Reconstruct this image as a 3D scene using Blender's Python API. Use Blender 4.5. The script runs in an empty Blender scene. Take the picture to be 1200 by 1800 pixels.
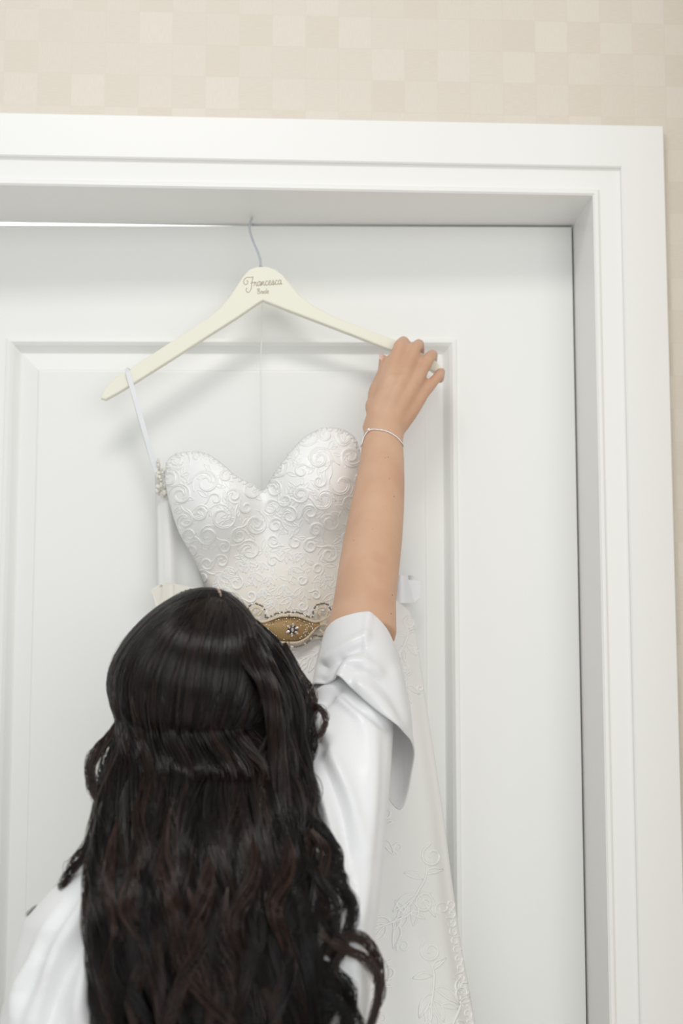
import bpy, bmesh, math, random
import numpy as np
from mathutils import Vector, Matrix, Euler
from mathutils.bvhtree import BVHTree
from mathutils import noise as mnoise

random.seed(7)
RNG = np.random.default_rng(11)
SC = bpy.context.scene
COL = SC.collection

# ------------------------------------------------------------------ camera
FPX = 2700.0
CAM_LOC = Vector((0.0, -2.0, 1.41))
cam_d = bpy.data.cameras.new('camera')
cam_d.sensor_fit = 'VERTICAL'
cam_d.sensor_height = 36.0
cam_d.sensor_width = 24.0
cam_d.lens = FPX / 1800.0 * 36.0
cam_d.clip_start = 0.05
cam_d.dof.use_dof = True
cam_d.dof.focus_distance = 1.80
cam_d.dof.aperture_fstop = 3.2
cam = bpy.data.objects.new('camera', cam_d)
cam.location = CAM_LOC
cam.rotation_euler = (math.radians(96.9), 0.0, math.radians(-3.1))
COL.objects.link(cam)
SC.camera = cam

# ------------------------------------------------------------------ world, light, exposure
world = bpy.data.worlds.new('world')
SC.world = world
world.use_nodes = True
bg = world.node_tree.nodes['Background']
bg.inputs['Color'].default_value = (0.955, 0.99, 1.0, 1)
bg.inputs['Strength'].default_value = 0.78


def area_light(name, loc, target, sx, sy, power, color):
    d = bpy.data.lights.new(name, 'AREA')
    d.shape = 'RECTANGLE'
    d.size = sx
    d.size_y = sy
    d.energy = power
    d.color = color
    o = bpy.data.objects.new(name, d)
    o.location = loc
    o.rotation_euler = (Vector(target) - Vector(loc)).to_track_quat('-Z', 'Y').to_euler()
    COL.objects.link(o)
    return o


area_light('window_daylight', (0.9, -4.2, 1.9), (0.0, 0.0, 1.6), 2.4, 2.0, 46, (1.0, 0.99, 0.97))
area_light('overhead_sheen_light', (-0.25, -1.55, 2.95), (-0.25, -1.35, 0.0), 0.7, 0.5, 17, (1.0, 0.97, 0.93))  # overhead light added to bring out the sheen on the hair crown

SC.view_settings.view_transform = 'Standard'
SC.view_settings.look = 'None'
SC.view_settings.exposure = -0.31
SC.view_settings.gamma = 1.0
SC.view_settings.use_curve_mapping = False

# ------------------------------------------------------------------ helpers
RM = np.array(Euler(cam.rotation_euler, 'XYZ').to_matrix())
CL = np.array(CAM_LOC)


def P(px, py, Y):
    """point of the room seen at photograph pixel (px, py) standing at depth Y"""
    d = RM @ np.array([(px - 600.0) / FPX, -(py - 900.0) / FPX, -1.0])
    t = (Y - CL[1]) / d[1]
    return CL + d * t


def PV(px, py, Y):
    return Vector(P(px, py, Y))


def proj(v):
    """world points (n,3) to photograph pixels"""
    c = (np.asarray(v) - CL) @ RM
    return np.stack([600 + FPX * c[:, 0] / -c[:, 2], 900 - FPX * c[:, 1] / -c[:, 2]], 1)


def ray(px, py):
    d = RM @ np.array([(px - 600.0) / FPX, -(py - 900.0) / FPX, -1.0])
    return Vector(d / np.linalg.norm(d))


def link(name, me, mat=None, parent=None, smooth=False):
    o = bpy.data.objects.new(name, me)
    COL.objects.link(o)
    if mat is not None and len(me.materials) == 0:
        me.materials.append(mat)
    if parent is not None:
        o.parent = parent
    if smooth:
        me.polygons.foreach_set('use_smooth', [True] * len(me.polygons))
    return o


def mesh(name, verts, faces, mat=None, parent=None, smooth=False):
    me = bpy.data.meshes.new(name)
    me.from_pydata([tuple(v) for v in verts], [], faces)
    me.update()
    return link(name, me, mat, parent, smooth)


def tag(o, label=None, cat=None, group=None, kind=None):
    if label:
        o['label'] = label
    if cat:
        o['category'] = cat
    if group:
        o['group'] = group
    if kind:
        o['kind'] = kind
    return o


def empty(name, loc):
    o = bpy.data.objects.new(name, None)
    o.empty_display_size = 0.05
    o.location = loc
    COL.objects.link(o)
    return o


def adopt(o, parent):
    """parent o (built in world coordinates) keeping its place"""
    o.parent = parent
    o.matrix_parent_inverse = Matrix.Translation(parent.location).inverted()
    return o


def fix_normals(me):
    bm = bmesh.new()
    bm.from_mesh(me)
    bmesh.ops.recalc_face_normals(bm, faces=bm.faces)
    bm.to_mesh(me)
    bm.free()


class MB:
    """collects simple solids, links them as one mesh"""

    def __init__(self):
        self.v = []
        self.f = []

    def add(self, verts, faces):
        n = len(self.v)
        self.v.extend([tuple(float(c) for c in p) for p in verts])
        self.f.extend([tuple(i + n for i in f) for f in faces])

    def box(self, a, b):
        x0, y0, z0 = a
        x1, y1, z1 = b
        self.add([(x0, y0, z0), (x1, y0, z0), (x1, y1, z0), (x0, y1, z0), (x0, y0, z1), (x1, y0, z1), (x1, y1, z1), (x0, y1, z1)],
                 [(0, 3, 2, 1), (4, 5, 6, 7), (0, 1, 5, 4), (1, 2, 6, 5), (2, 3, 7, 6), (3, 0, 4, 7)])

    def loft(self, rings, closed_ends=True):
        n = len(rings[0])
        vs = [p for r in rings for p in r]
        fs = []
        for i in range(len(rings) - 1):
            for j in range(n):
                k = (j + 1) % n
                fs.append((i * n + j, i * n + k, (i + 1) * n + k, (i + 1) * n + j))
        if closed_ends:
            fs.append(tuple(range(n - 1, -1, -1)))
            fs.append(tuple((len(rings) - 1) * n + j for j in range(n)))
        self.add(vs, fs)

    def tube(self, pts, rad, n=8):
        """round tube along points with one radius or a radius per point"""
        pts = [Vector(p) for p in pts]
        if not hasattr(rad, '__len__'):
            rad = [rad] * len(pts)
        rings = []
        prev = None
        for i, p in enumerate(pts):
            t = (pts[min(i + 1, len(pts) - 1)] - pts[max(i - 1, 0)])
            if t.length < 1e-9:
                t = Vector((0, 0, 1))
            t.normalize()
            if prev is None:
                ref = Vector((0, 1, 0)) if abs(t.y) < .8 else Vector((1, 0, 0))
                s = t.cross(ref).normalized()
            else:
                s = (prev - t * prev.dot(t))
                s = s.normalized() if s.length > 1e-6 else t.orthogonal().normalized()
            prev = s
            u = t.cross(s)
            rings.append([p + (s * math.cos(a) + u * math.sin(a)) * rad[i] for a in [2 * math.pi * k / n for k in range(n)]])
        self.loft(rings)

    def capsule(self, pts, rad, n=14):
        """chain of tapered limbs with round ends"""
        pts = [Vector(p) for p in pts]
        P2, R2 = [], []
        d0 = (pts[1] - pts[0]).normalized()
        for a in (80, 55, 28):
            P2.append(pts[0] - d0 * rad[0] * math.sin(math.radians(a)))
            R2.append(rad[0] * math.cos(math.radians(a)))
        for i in range(len(pts) - 1):
            for k in range(4):
                f = k / 4
                P2.append(pts[i].lerp(pts[i + 1], f))
                R2.append(rad[i] * (1 - f) + rad[i + 1] * f)
        P2.append(pts[-1])
        R2.append(rad[-1])
        d1 = (pts[-1] - pts[-2]).normalized()
        for a in (28, 55, 80):
            P2.append(pts[-1] + d1 * rad[-1] * math.sin(math.radians(a)))
            R2.append(rad[-1] * math.cos(math.radians(a)))
        self.tube(P2, R2, n)

    def ball(self, c, r, rot=None, nu=16, nv=10):
        if not hasattr(r, '__len__'):
            r = (r, r, r)
        M = rot if rot is not None else Matrix.Identity(3)
        c = Vector(c)
        vs = [c + M @ Vector((0, 0, r[2]))]
        for i in range(1, nv):
            th = math.pi * i / nv
            for j in range(nu):
                ph = 2 * math.pi * j / nu
                vs.append(c + M @ Vector((r[0] * math.sin(th) * math.cos(ph), r[1] * math.sin(th) * math.sin(ph), r[2] * math.cos(th))))
        vs.append(c + M @ Vector((0, 0, -r[2])))
        fs = []
        for j in range(nu):
            fs.append((0, 1 + j, 1 + (j + 1) % nu))
        for i in range(nv - 2):
            for j in range(nu):
                a = 1 + i * nu + j
                b = 1 + i * nu + (j + 1) % nu
                fs.append((a, a + nu, b + nu, b))
        last = len(vs) - 1
        for j in range(nu):
            fs.append((last, last - nu + (j + 1) % nu, last - nu + j))
        self.add(vs, fs)

    def build(self, name, mat, parent=None, smooth=True):
        o = mesh(name, self.v, self.f, mat, None, smooth)
        if parent is not None:
            adopt(o, parent)
        return o


def remeshed(name, mb, voxel, smooth_it, mat, fac=0.5):
    """one continuous surface grown over overlapping solids"""
    o = mesh(name, mb.v, mb.f, None)
    fix_normals(o.data)
    m = o.modifiers.new('r', 'REMESH')
    m.mode = 'VOXEL'
    m.voxel_size = voxel
    s = o.modifiers.new('s', 'SMOOTH')
    s.factor = fac
    s.iterations = smooth_it
    dg = bpy.context.evaluated_depsgraph_get()
    me = bpy.data.meshes.new_from_object(o.evaluated_get(dg))
    old = o.data
    bpy.data.objects.remove(o)
    bpy.data.meshes.remove(old)
    me.name = name
    me.materials.clear()
    return link(name, me, mat, None, True)


def catmull(pts, n):
    p = np.array(pts, float)
    p = np.vstack([2 * p[0] - p[1], p, 2 * p[-1] - p[-2]])
    k = len(p) - 3
    t = np.linspace(0, k - 1e-9, n)
    i = t.astype(int)
    f = (t - i)[:, None]
    a, b, c, d = p[i], p[i + 1], p[i + 2], p[i + 3]
    return 0.5 * (2 * b + (c - a) * f + (2 * a - 5 * b + 4 * c - d) * f ** 2 + (3 * b - a - 3 * c + d) * f ** 3)


def catmull_closed(pts, n):
    p = np.array(pts, float)
    k = len(p)
    t = np.linspace(0, k, n, endpoint=False)
    i = t.astype(int)
    f = (t - i)[:, None]
    a, b, c, d = p[(i - 1) % k], p[i % k], p[(i + 1) % k], p[(i + 2) % k]
    return 0.5 * (2 * b + (c - a) * f + (2 * a - 5 * b + 4 * c - d) * f ** 2 + (3 * b - a - 3 * c + d) * f ** 3)


# ------------------------------------------------------------------ materials
def principled(name, color, rough=0.5, **kw):
    m = bpy.data.materials.new(name)
    m.use_nodes = True
    b = m.node_tree.nodes['Principled BSDF']
    b.inputs['Base Color'].default_value = (*color, 1)
    b.inputs['Roughness'].default_value = rough
    for k, v in kw.items():
        b.inputs[k].default_value = v
    return m


def add_bump(m, scale, strength, dist=0.001, detail=3.0, stretch=(1, 1, 1)):
    nt = m.node_tree
    b = nt.nodes['Principled BSDF']
    tc = nt.nodes.new('ShaderNodeTexCoord')
    mp = nt.nodes.new('ShaderNodeMapping')
    mp.inputs['Scale'].default_value = stretch
    nz = nt.nodes.new('ShaderNodeTexNoise')
    nz.inputs['Scale'].default_value = scale
    nz.inputs['Detail'].default_value = detail
    bp = nt.nodes.new('ShaderNodeBump')
    bp.inputs['Strength'].default_value = strength
    bp.inputs['Distance'].default_value = dist
    nt.links.new(tc.outputs['Object'], mp.inputs['Vector'])
    nt.links.new(mp.outputs['Vector'], nz.inputs['Vector'])
    nt.links.new(nz.outputs['Fac'], bp.inputs['Height'])
    nt.links.new(bp.outputs['Normal'], b.inputs['Normal'])
    return nz


def tint_noise(m, c1, c2, scale, detail=2.0, lo=.35, hi=.65):
    nt = m.node_tree
    b = nt.nodes['Principled BSDF']
    tc = nt.nodes.new('ShaderNodeTexCoord')
    nz = nt.nodes.new('ShaderNodeTexNoise')
    nz.inputs['Scale'].default_value = scale
    nz.inputs['Detail'].default_value = detail
    r = nt.nodes.new('ShaderNodeValToRGB')
    r.color_ramp.elements[0].position = lo
    r.color_ramp.elements[0].color = (*c1, 1)
    r.color_ramp.elements[1].position = hi
    r.color_ramp.elements[1].color = (*c2, 1)
    nt.links.new(tc.outputs['Object'], nz.inputs['Vector'])
    nt.links.new(nz.outputs['Fac'], r.inputs['Fac'])
    nt.links.new(r.outputs['Color'], b.inputs['Base Color'])


M = {}
M['paint'] = principled('white_door_paint', (0.885, 0.89, 0.87), 0.42)
add_bump(M['paint'], 60, 0.04, 0.001)
M['trim'] = principled('white_trim_paint', (0.885, 0.88, 0.86), 0.38)
add_bump(M['trim'], 50, 0.05, 0.001)
M['floor'] = principled('pale_carpet', (0.78, 0.76, 0.73), 0.9)
M['hanger'] = principled('cream_lacquered_wood', (0.845, 0.83, 0.71), 0.4)
M['steel'] = principled('polished_steel', (0.62, 0.66, 0.70), 0.22, Metallic=1.0)
M['engrave'] = principled('burnt_lettering', (0.42, 0.36, 0.26), 0.6)
M['satin'] = principled('white_satin', (0.83, 0.832, 0.842), 0.36)
M['satin'].node_tree.nodes['Principled BSDF'].inputs['Specular IOR Level'].default_value = 0.55
M['thin_satin'] = principled('white_satin_single_layer', (0.87, 0.87, 0.88), 0.28)
nt_ = M['thin_satin'].node_tree
tr_ = nt_.nodes.new('ShaderNodeBsdfTranslucent')
tr_.inputs['Color'].default_value = (0.9, 0.9, 0.9, 1)
mx_ = nt_.nodes.new('ShaderNodeMixShader')
mx_.inputs['Fac'].default_value = 0.12
nt_.links.new(nt_.nodes['Principled BSDF'].outputs[0], mx_.inputs[1])
nt_.links.new(tr_.outputs[0], mx_.inputs[2])
nt_.links.new(mx_.outputs[0], nt_.nodes['Material Output'].inputs['Surface'])
M['ribbon'] = principled('white_ribbon', (0.82, 0.83, 0.86), 0.3)
M['cream_ribbon'] = principled('cream_ribbon', (0.80, 0.765, 0.69), 0.3)
M['skirt'] = principled('ivory_tulle', (0.85, 0.85, 0.83), 0.7)
M['lace'] = principled('ivory_lace_cord', (0.91, 0.91, 0.89), 0.55)
M['gold'] = principled('gold_beadwork', (0.36, 0.235, 0.10), 0.42, Metallic=0.35)
add_bump(M['gold'], 900, 0.6, 0.001)
M['pearl'] = principled('champagne_pearl', (0.72, 0.62, 0.46), 0.22)
M['bead'] = principled('smoky_seed_bead', (0.28, 0.23, 0.17), 0.15, Metallic=0.5)
M['crystal'] = principled('rhinestone', (0.86, 0.84, 0.80), 0.08, Metallic=0.75)
M['setting'] = principled('dark_claw_setting', (0.07, 0.06, 0.05), 0.4, Metallic=0.6)
M['silver'] = principled('silver_chain', (0.86, 0.85, 0.86), 0.25, Metallic=0.6)
M['cord'] = principled('white_cord', (0.88, 0.88, 0.86), 0.6)

# skin
M['skin'] = principled('skin', (0.66, 0.42, 0.29), 0.5)
sb = M['skin'].node_tree.nodes['Principled BSDF']
sb.inputs['Subsurface Weight'].default_value = 0.12
sb.inputs['Subsurface Radius'].default_value = (0.01, 0.004, 0.002)
sb.inputs['Subsurface Scale'].default_value = 0.5
tint_noise(M['skin'], (0.60, 0.355, 0.230), (0.66, 0.415, 0.278), 22, 3.0)
add_bump(M['skin'], 420, 0.12, 0.0005)
M['nail'] = principled('fingernail', (0.72, 0.50, 0.42), 0.2)
M['mole'] = principled('mole', (0.22, 0.10, 0.06), 0.6)
M['scalp'] = principled('scalp', (0.45, 0.31, 0.24), 0.6)

# bodice: padded white cups over a champagne lined waist
def bodice_material():
    m = principled('lace_bodice', (0.8, 0.8, 0.78), 0.55)
    nt = m.node_tree
    b = nt.nodes['Principled BSDF']
    g = nt.nodes.new('ShaderNodeNewGeometry')
    s = nt.nodes.new('ShaderNodeSeparateXYZ')
    mr = nt.nodes.new('ShaderNodeMapRange')
    mr.inputs['From Min'].default_value = P(480, 1070, -.12)[2]
    mr.inputs['From Max'].default_value = P(480, 930, -.12)[2]
    r = nt.nodes.new('ShaderNodeValToRGB')
    r.color_ramp.elements[0].color = (0.84, 0.775, 0.68, 1)
    r.color_ramp.elements[1].color = (0.93, 0.93, 0.92, 1)
    nt.links.new(g.outputs['Position'], s.inputs[0])
    nt.links.new(s.outputs['Z'], mr.inputs['Value'])
    nt.links.new(mr.outputs['Result'], r.inputs['Fac'])
    nt.links.new(r.outputs['Color'], b.inputs['Base Color'])
    tc = nt.nodes.new('ShaderNodeTexCoord')
    v = nt.nodes.new('ShaderNodeTexVoronoi')
    v.inputs['Scale'].default_value = 900
    bp = nt.nodes.new('ShaderNodeBump')
    bp.inputs['Strength'].default_value = 0.06
    bp.inputs['Distance'].default_value = 0.0006
    nt.links.new(tc.outputs['Object'], v.inputs['Vector'])
    nt.links.new(v.outputs['Distance'], bp.inputs['Height'])
    nt.links.new(bp.outputs['Normal'], b.inputs['Normal'])
    return m


M['bodice'] = bodice_material()


def hair_material():
    m = principled('dark_brown_hair', (0.02, 0.012, 0.01), 0.22)
    nt = m.node_tree
    b = nt.nodes['Principled BSDF']
    b.inputs['Specular IOR Level'].default_value = 0.42
    g = nt.nodes.new('ShaderNodeAttribute')
    g.attribute_name = 'tone'
    r = nt.nodes.new('ShaderNodeValToRGB')
    e = r.color_ramp.elements
    e[0].position = 0.0
    e[0].color = (0.0035, 0.002, 0.002, 1)
    e[1].position = 1.0
    e[1].color = (0.085, 0.042, 0.028, 1)
    k = r.color_ramp.elements.new(0.55)
    k.color = (0.010, 0.0052, 0.0042, 1)
    nt.links.new(g.outputs['Fac'], r.inputs['Fac'])
    nt.links.new(r.outputs['Color'], b.inputs['Base Color'])
    return m


M['hair'] = hair_material()
M['brown_hair'] = principled('lighter_brown_hair', (0.048, 0.025, 0.017), 0.32)
M['hair_under'] = principled('hair_underlayer', (0.008, 0.005, 0.005), 0.7)


def wallpaper_material():
    m = principled('squared_grasscloth_wallpaper', (0.7, 0.6, 0.5), 0.5)
    nt = m.node_tree
    N, L = nt.nodes, nt.links
    b = N['Principled BSDF']
    tc = N.new('ShaderNodeTexCoord')
    sep = N.new('ShaderNodeSeparateXYZ')
    L.new(tc.outputs['Object'], sep.inputs[0])
    add0 = N.new('ShaderNodeMath'); add0.operation = 'ADD'
    L.new(sep.outputs['X'], add0.inputs[0]); L.new(sep.outputs['Y'], add0.inputs[1])
    T = 0.0425

    def math_(op, a, bb=None):
        n = N.new('ShaderNodeMath'); n.operation = op
        for i, s in enumerate((a, bb)):
            if s is None:
                continue
            if isinstance(s, (int, float)):
                n.inputs[i].default_value = s
            else:
                L.new(s, n.inputs[i])
        return n.outputs[0]
    u = math_('DIVIDE', math_('ADD', add0.outputs[0], 0.0135 + 20 * T), T)
    v = math_('DIVIDE', math_('ADD', sep.outputs['Z'], 0.012), T)
    fu, fv = math_('FLOOR', u), math_('FLOOR', v)
    par = math_('MODULO', math_('ADD', fu, fv), 2.0)
    par = math_('ROUND', math_('ABSOLUTE', par))
    comb = N.new('ShaderNodeCombineXYZ')
    L.new(fu, comb.inputs[0]); L.new(fv, comb.inputs[1])
    wn = N.new('ShaderNodeTexWhiteNoise'); wn.noise_dimensions = '2D'
    L.new(comb.outputs[0], wn.inputs['Vector'])
    # two grains, laid across each other on alternate squares
    c2 = N.new('ShaderNodeCombineXYZ')
    L.new(u, c2.inputs[0]); L.new(v, c2.inputs[2])

    def grain(sx, sz):
        mp = N.new('ShaderNodeMapping'); mp.inputs['Scale'].default_value = (sx, 1, sz)
        L.new(c2.outputs[0], mp.inputs[0])
        nz = N.new('ShaderNodeTexNoise'); nz.inputs['Scale'].default_value = 4.0; nz.inputs['Detail'].default_value = 4.0
        L.new(mp.outputs[0], nz.inputs['Vector'])
        return nz.outputs['Fac']
    g1, g2 = grain(0.9, 8.0), grain(8.0, 0.9)
    mixg = N.new('ShaderNodeMix'); mixg.data_type = 'FLOAT'
    L.new(par, mixg.inputs['Factor']); L.new(g1, mixg.inputs['A']); L.new(g2, mixg.inputs['B'])
    val = math_('ADD', math_('MULTIPLY', wn.outputs['Value'], 0.32), math_('MULTIPLY', par, 0.20))
    val = math_('ADD', val, math_('MULTIPLY', math_('SUBTRACT', mixg.outputs['Result'], 0.5), 0.9))
    # thin joints between the squares
    fr = lambda q: math_('MULTIPLY', math_('ABSOLUTE', math_('SUBTRACT', math_('FRACT', q), 0.5)), 2.0)
    edge = math_('GREATER_THAN', math_('MAXIMUM', fr(u), fr(v)), 0.965)
    val = math_('SUBTRACT', val, math_('MULTIPLY', edge, 0.16))
    r = N.new('ShaderNodeValToRGB')
    r.color_ramp.elements[0].position = 0.0
    r.color_ramp.elements[0].color = (0.70, 0.635, 0.545, 1)
    r.color_ramp.elements[1].position = 0.85
    r.color_ramp.elements[1].color = (0.775, 0.725, 0.645, 1)
    L.new(val, r.inputs['Fac'])
    L.new(r.outputs['Color'], b.inputs['Base Color'])
    bp = N.new('ShaderNodeBump'); bp.inputs['Strength'].default_value = 0.15; bp.inputs['Distance'].default_value = 0.001
    L.new(mixg.outputs['Result'], bp.inputs['Height'])
    L.new(bp.outputs['Normal'], b.inputs['Normal'])
    return m


M['wallpaper'] = wallpaper_material()

# ------------------------------------------------------------------ the setting
YF = -0.122                     # casing front plane (band next to the opening)
oc = P(1166, 221, YF - .006)    # outer upper corner of the casing
XO, ZO = float(oc[0]), float(oc[2])
CW = 0.0925                     # casing width
XR = XO - CW                    # opening, right
ZT = ZO - CW                    # opening, top
DW = 0.922                      # opening width
XL = XR - DW
XOL = XL - CW
WALL_Y = -0.112
JB = 0.030                      # rear edge of the jamb
print('opening', XL, XR, ZT, 'outer', XO, ZO)

w = MB()
w.box((-2.3, WALL_Y, 0), (XL - .02, WALL_Y + .13, 2.75))
w.box((XR + .02, WALL_Y, 0), (0.62, WALL_Y + .13, 2.75))
w.box((XL - .02, WALL_Y, ZT + .02), (XR + .02, WALL_Y + .13, 2.75))
tag(w.build('wall_back', M['wallpaper'], None, False), 'beige wallpaper of small woven squares around the white door frame', 'wall', None, 'structure')
w = MB()
w.box((0.62, -0.65, 0), (0.92, WALL_Y + .13, 2.75))  # unseen wall stub, added to block light from the right-hand wallpaper strip
tag(w.build('wall_right_added', M['wallpaper'], None, False), 'unseen side wall in beige squared wallpaper, added to shade the strip right of the door', 'wall', None, 'structure')
w = MB()
w.box((-2.3, -4.6, -0.04), (0.92, 1.7, 0.0))
tag(w.build('floor', M['floor'], None, False), 'pale grey carpet floor of the room', 'floor', None, 'structure')

w = MB()
w.box((-2.3, 1.6, 0), (0.92, 1.7, 2.75))
tag(w.build('wall_beyond', M['trim'], None, False), 'bright white wall of the next room behind the door', 'wall', None, 'structure')
area_light('next_room_fill', (-0.4, 0.55, 2.6), (-0.4, 1.6, 2.4), 1.2, 0.5, 30, (1, 1, 1))  # added light, brightens the wall seen through the gap over the door

# casing: moulded profile with mitred corners  (distance from outer edge, depth)
PROF = [(0, WALL_Y), (0, YF - .0045), (.0015, YF - .006), (.0545, YF - .006), (.0562, YF - .0045), (.0568, YF - .0005), (.0585, YF + .0005),
        (.0835, YF + .002), (.0845, YF - .0012), (.0868, YF - .0026), (.0902, YF - .0026), (.0925, YF - .0005), (.0925, WALL_Y)]


def casing(name, label, path):
    """path: for every profile offset t gives the two end points"""
    m = MB()
    a = [path(t, y)[0] for t, y in PROF]
    b = [path(t, y)[1] for t, y in PROF]
    m.loft([a, b])
    o = m.build(name, M['trim'], None, False)
    fix_normals(o.data)
    return tag(o, label, 'trim', None, 'structure')


casing('trim_1', 'white moulded head casing above the door', lambda t, y: ((XOL + t, y, ZO - t), (XO - t, y, ZO - t)))
casing('trim_2', 'white moulded upright casing on the hinge side of the door', lambda t, y: ((XO - t, y, ZO - t), (XO - t, y, 0)))
casing('trim_3', 'white moulded upright casing on the latch side of the door', lambda t, y: ((XOL + t, y, ZO - t), (XOL + t, y, 0)))

JW = 0.02
m = MB(); m.box((XR, WALL_Y, 0), (XR + JW, JB, ZT + JW))
tag(m.build('trim_4', M['trim'], None, False), 'white hinge-side door jamb inside the casing', 'trim', None, 'structure')
m = MB(); m.box((XL - JW, WALL_Y, 0), (XL, JB, ZT + JW))
tag(m.build('trim_5', M['trim'], None, False), 'white latch-side door jamb inside the casing', 'trim', None, 'structure')
m = MB(); m.box((XL, WALL_Y, ZT), (XR, JB, ZT + JW))
tag(m.build('trim_6', M['trim'], None, False), 'white head jamb over the door', 'trim', None, 'structure')

# door: two stiles, rails and two raised panels, swung slightly away on its right-hand hinges
DT = 0.036
DX1 = XR - .0025                # hinge edge
DWID = DW - .006
DTOP = ZT - .0032
ANG = math.radians(2.5)
door = empty('door_1', (DX1, 0, 0))
door.rotation_euler = (0, 0, -ANG)
tag(door, 'white panelled door standing slightly ajar in its frame', 'door', None, 'structure')
pr = P(803, 594, 0)             # upper right corner of the upper panel moulding
STI = DX1 - float(pr[0])
RAIL = DTOP - float(pr[2])
print('stile', STI, 'rail', RAIL, 'top', DTOP)
LOCK0, LOCK1, BOT = 0.68, 0.86, 0.24


def dpart(name, mb, smooth=False):
    o = mb.build(name, M['paint'], None, smooth)
    fix_normals(o.data)
    o.parent = door
    return o


def dbox(name, x0, x1, z0, z1):
    m = MB(); m.box((x0, 0, z0), (x1, DT, z1))
    return dpart(name, m)


dbox('stile', -STI, 0, 0.008, DTOP)
dbox('stile', -DWID, -DWID + STI, 0.008, DTOP)
dbox('rail', -DWID + STI, -STI, DTOP - RAIL, DTOP)
dbox('rail', -DWID + STI, -STI, LOCK0, LOCK1)
dbox('rail', -DWID + STI, -STI, 0.008, BOT)


def raised(z0, z1):
    x0, x1 = -DWID + STI, -STI
    prof = [(0, 0.0), (.001, -.0045), (.006, -.0055), (.010, -.002), (.014, .0045), (.0165, .0085), (.0185, .0105), (.042, .0042), (.0435, .0015), (.046, .001)]
    m = MB()
    rings = []
    for t, y in prof:
        rings.append([(x0 + t, y, z0 + t), (x1 - t, y, z0 + t), (x1 - t, y, z1 - t), (x0 + t, y, z1 - t)])
    k = 6      # moulding ring and raised field are two pieces
    m.loft(rings[:k + 1] + [[(p[0], .02, p[2]) for p in rings[k]], [(p[0], .02, p[2]) for p in rings[0]]], False)
    dpart('panel_moulding', m)
    m = MB()
    m.loft([[(p[0], .022, p[2]) for p in rings[k]]] + rings[k:])
    dpart('panel', m)


raised(LOCK1, DTOP - RAIL)
raised(BOT, LOCK0)
# lever handle on the latch side, beyond the picture's edge
hd = MB()
hd.box((-DWID + .03, -.006, .83), (-DWID + .075, 0, 1.00))
hd.tube([(-DWID + .052, 0, 0.94), (-DWID + .052, -.045, 0.94), (-DWID + .06, -.05, 0.94), (-DWID + .16, -.05, 0.94)], .008, 10)
ho = hd.build('door_handle', M['steel'], None, True)
ho.parent = door

# ------------------------------------------------------------------ wooden hanger
YH = -0.047
hanger = empty('clothes_hanger', PV(462, 530, YH))
tag(hanger, 'cream wooden clothes hanger with engraved name hooked over the door top', 'hanger')
outl = [(438, 476), (427, 488), (416, 505), (404, 523), (388, 543), (366, 561), (340, 578), (290, 610), (250, 636), (231, 648), (228, 655), (222, 655),
        (204, 665), (190, 679), (181, 692), (178, 702), (186, 704), (205, 694), (235, 676), (300, 635), (370, 590), (420, 558), (452, 536), (462, 530),
        (472, 534), (510, 549), (560, 568), (620, 591), (690, 619), (740, 641), (772, 662), (779, 660), (777, 650), (765, 636), (740, 622), (690, 598), (640, 580),
        (590, 560), (552, 541), (526, 521), (510, 502), (497, 486), (484, 476), (470, 471), (452, 471)]


def slab(pts, y0, y1, bev):
    """flat shape cut from a board, edges rounded over"""
    pts = [np.array(P(a, b, YH))[[0, 2]] for a, b in pts]
    n = len(pts)
    c = []
    for i in range(n):
        e1 = pts[i] - pts[i - 1]
        e2 = pts[(i + 1) % n] - pts[i]
        e1 = e1 / np.linalg.norm(e1)
        e2 = e2 / np.linalg.norm(e2)
        t = e1 + e2
        t = t / max(np.linalg.norm(t), 1e-6)
        c.append(np.array([-t[1], t[0]]))
    area = sum(pts[i][0] * pts[(i + 1) % n][1] - pts[(i + 1) % n][0] * pts[i][1] for i in range(n))
    sg = 1 if area > 0 else -1
    R = lambda off, y: [(p[0] + sg * q[0] * off, y, p[1] + sg * q[1] * off) for p, q in zip(pts, c)]
    m = MB()
    m.loft([R(bev, y0), R(bev * .3, y0 + bev * .3), R(0, y0 + bev), R(0, y1 - bev), R(bev * .3, y1 - bev * .3), R(bev, y1)])
    return m


o = slab(outl, YH - .007, YH + .006, .0016).build('hanger_body', M['hanger'], hanger, False)
fix_normals(o.data)
hk = [P(458, 478, YH), P(458, 466, YH), P(457, 456, YH), P(452, 441, YH), P(445, 425, YH), P(440, 410, YH), P(438, 398, YH), P(440, 389, YH + .002)]
zt = DTOP + .0016
hk += [P(441, 387.5, -.030), P(442, 387, -.012), P(443, 386.5, .008)]
hx_ = float(hk[-1][0])
hk += [(hx_ + .001, .026, zt), (hx_ + .002, .072, zt - .002), (hx_ + .002, .080, zt - .02)]
m = MB(); m.tube(catmull(hk, 48), .0014, 8)
m.build('hook', M['steel'], hanger)
m = MB(); m.tube([P(458, 478, YH), P(458, 469, YH)], .0032, 10)
m.build('ferrule', M['steel'], hanger)

# engraved script lettering, laid out in letter units, x advances along the word
def script(word_strokes, x0, y0, sx, sy, slope, rad, name):
    m = MB()
    for st in word_strokes:
        pts = catmull([(a, b) for a, b in st], 6 * len(st))
        w3 = []
        for a, b in pts:
            px = x0 + a * sx
            w3.append(P(px, y0 - b * sy + (px - x0) * slope, YH - .0071))
        m.tube(w3, rad, 5)
    return m.build(name, M['engrave'], hanger)


def shift(st, dx):
    return [(a + dx, b) for a, b in st]


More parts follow.
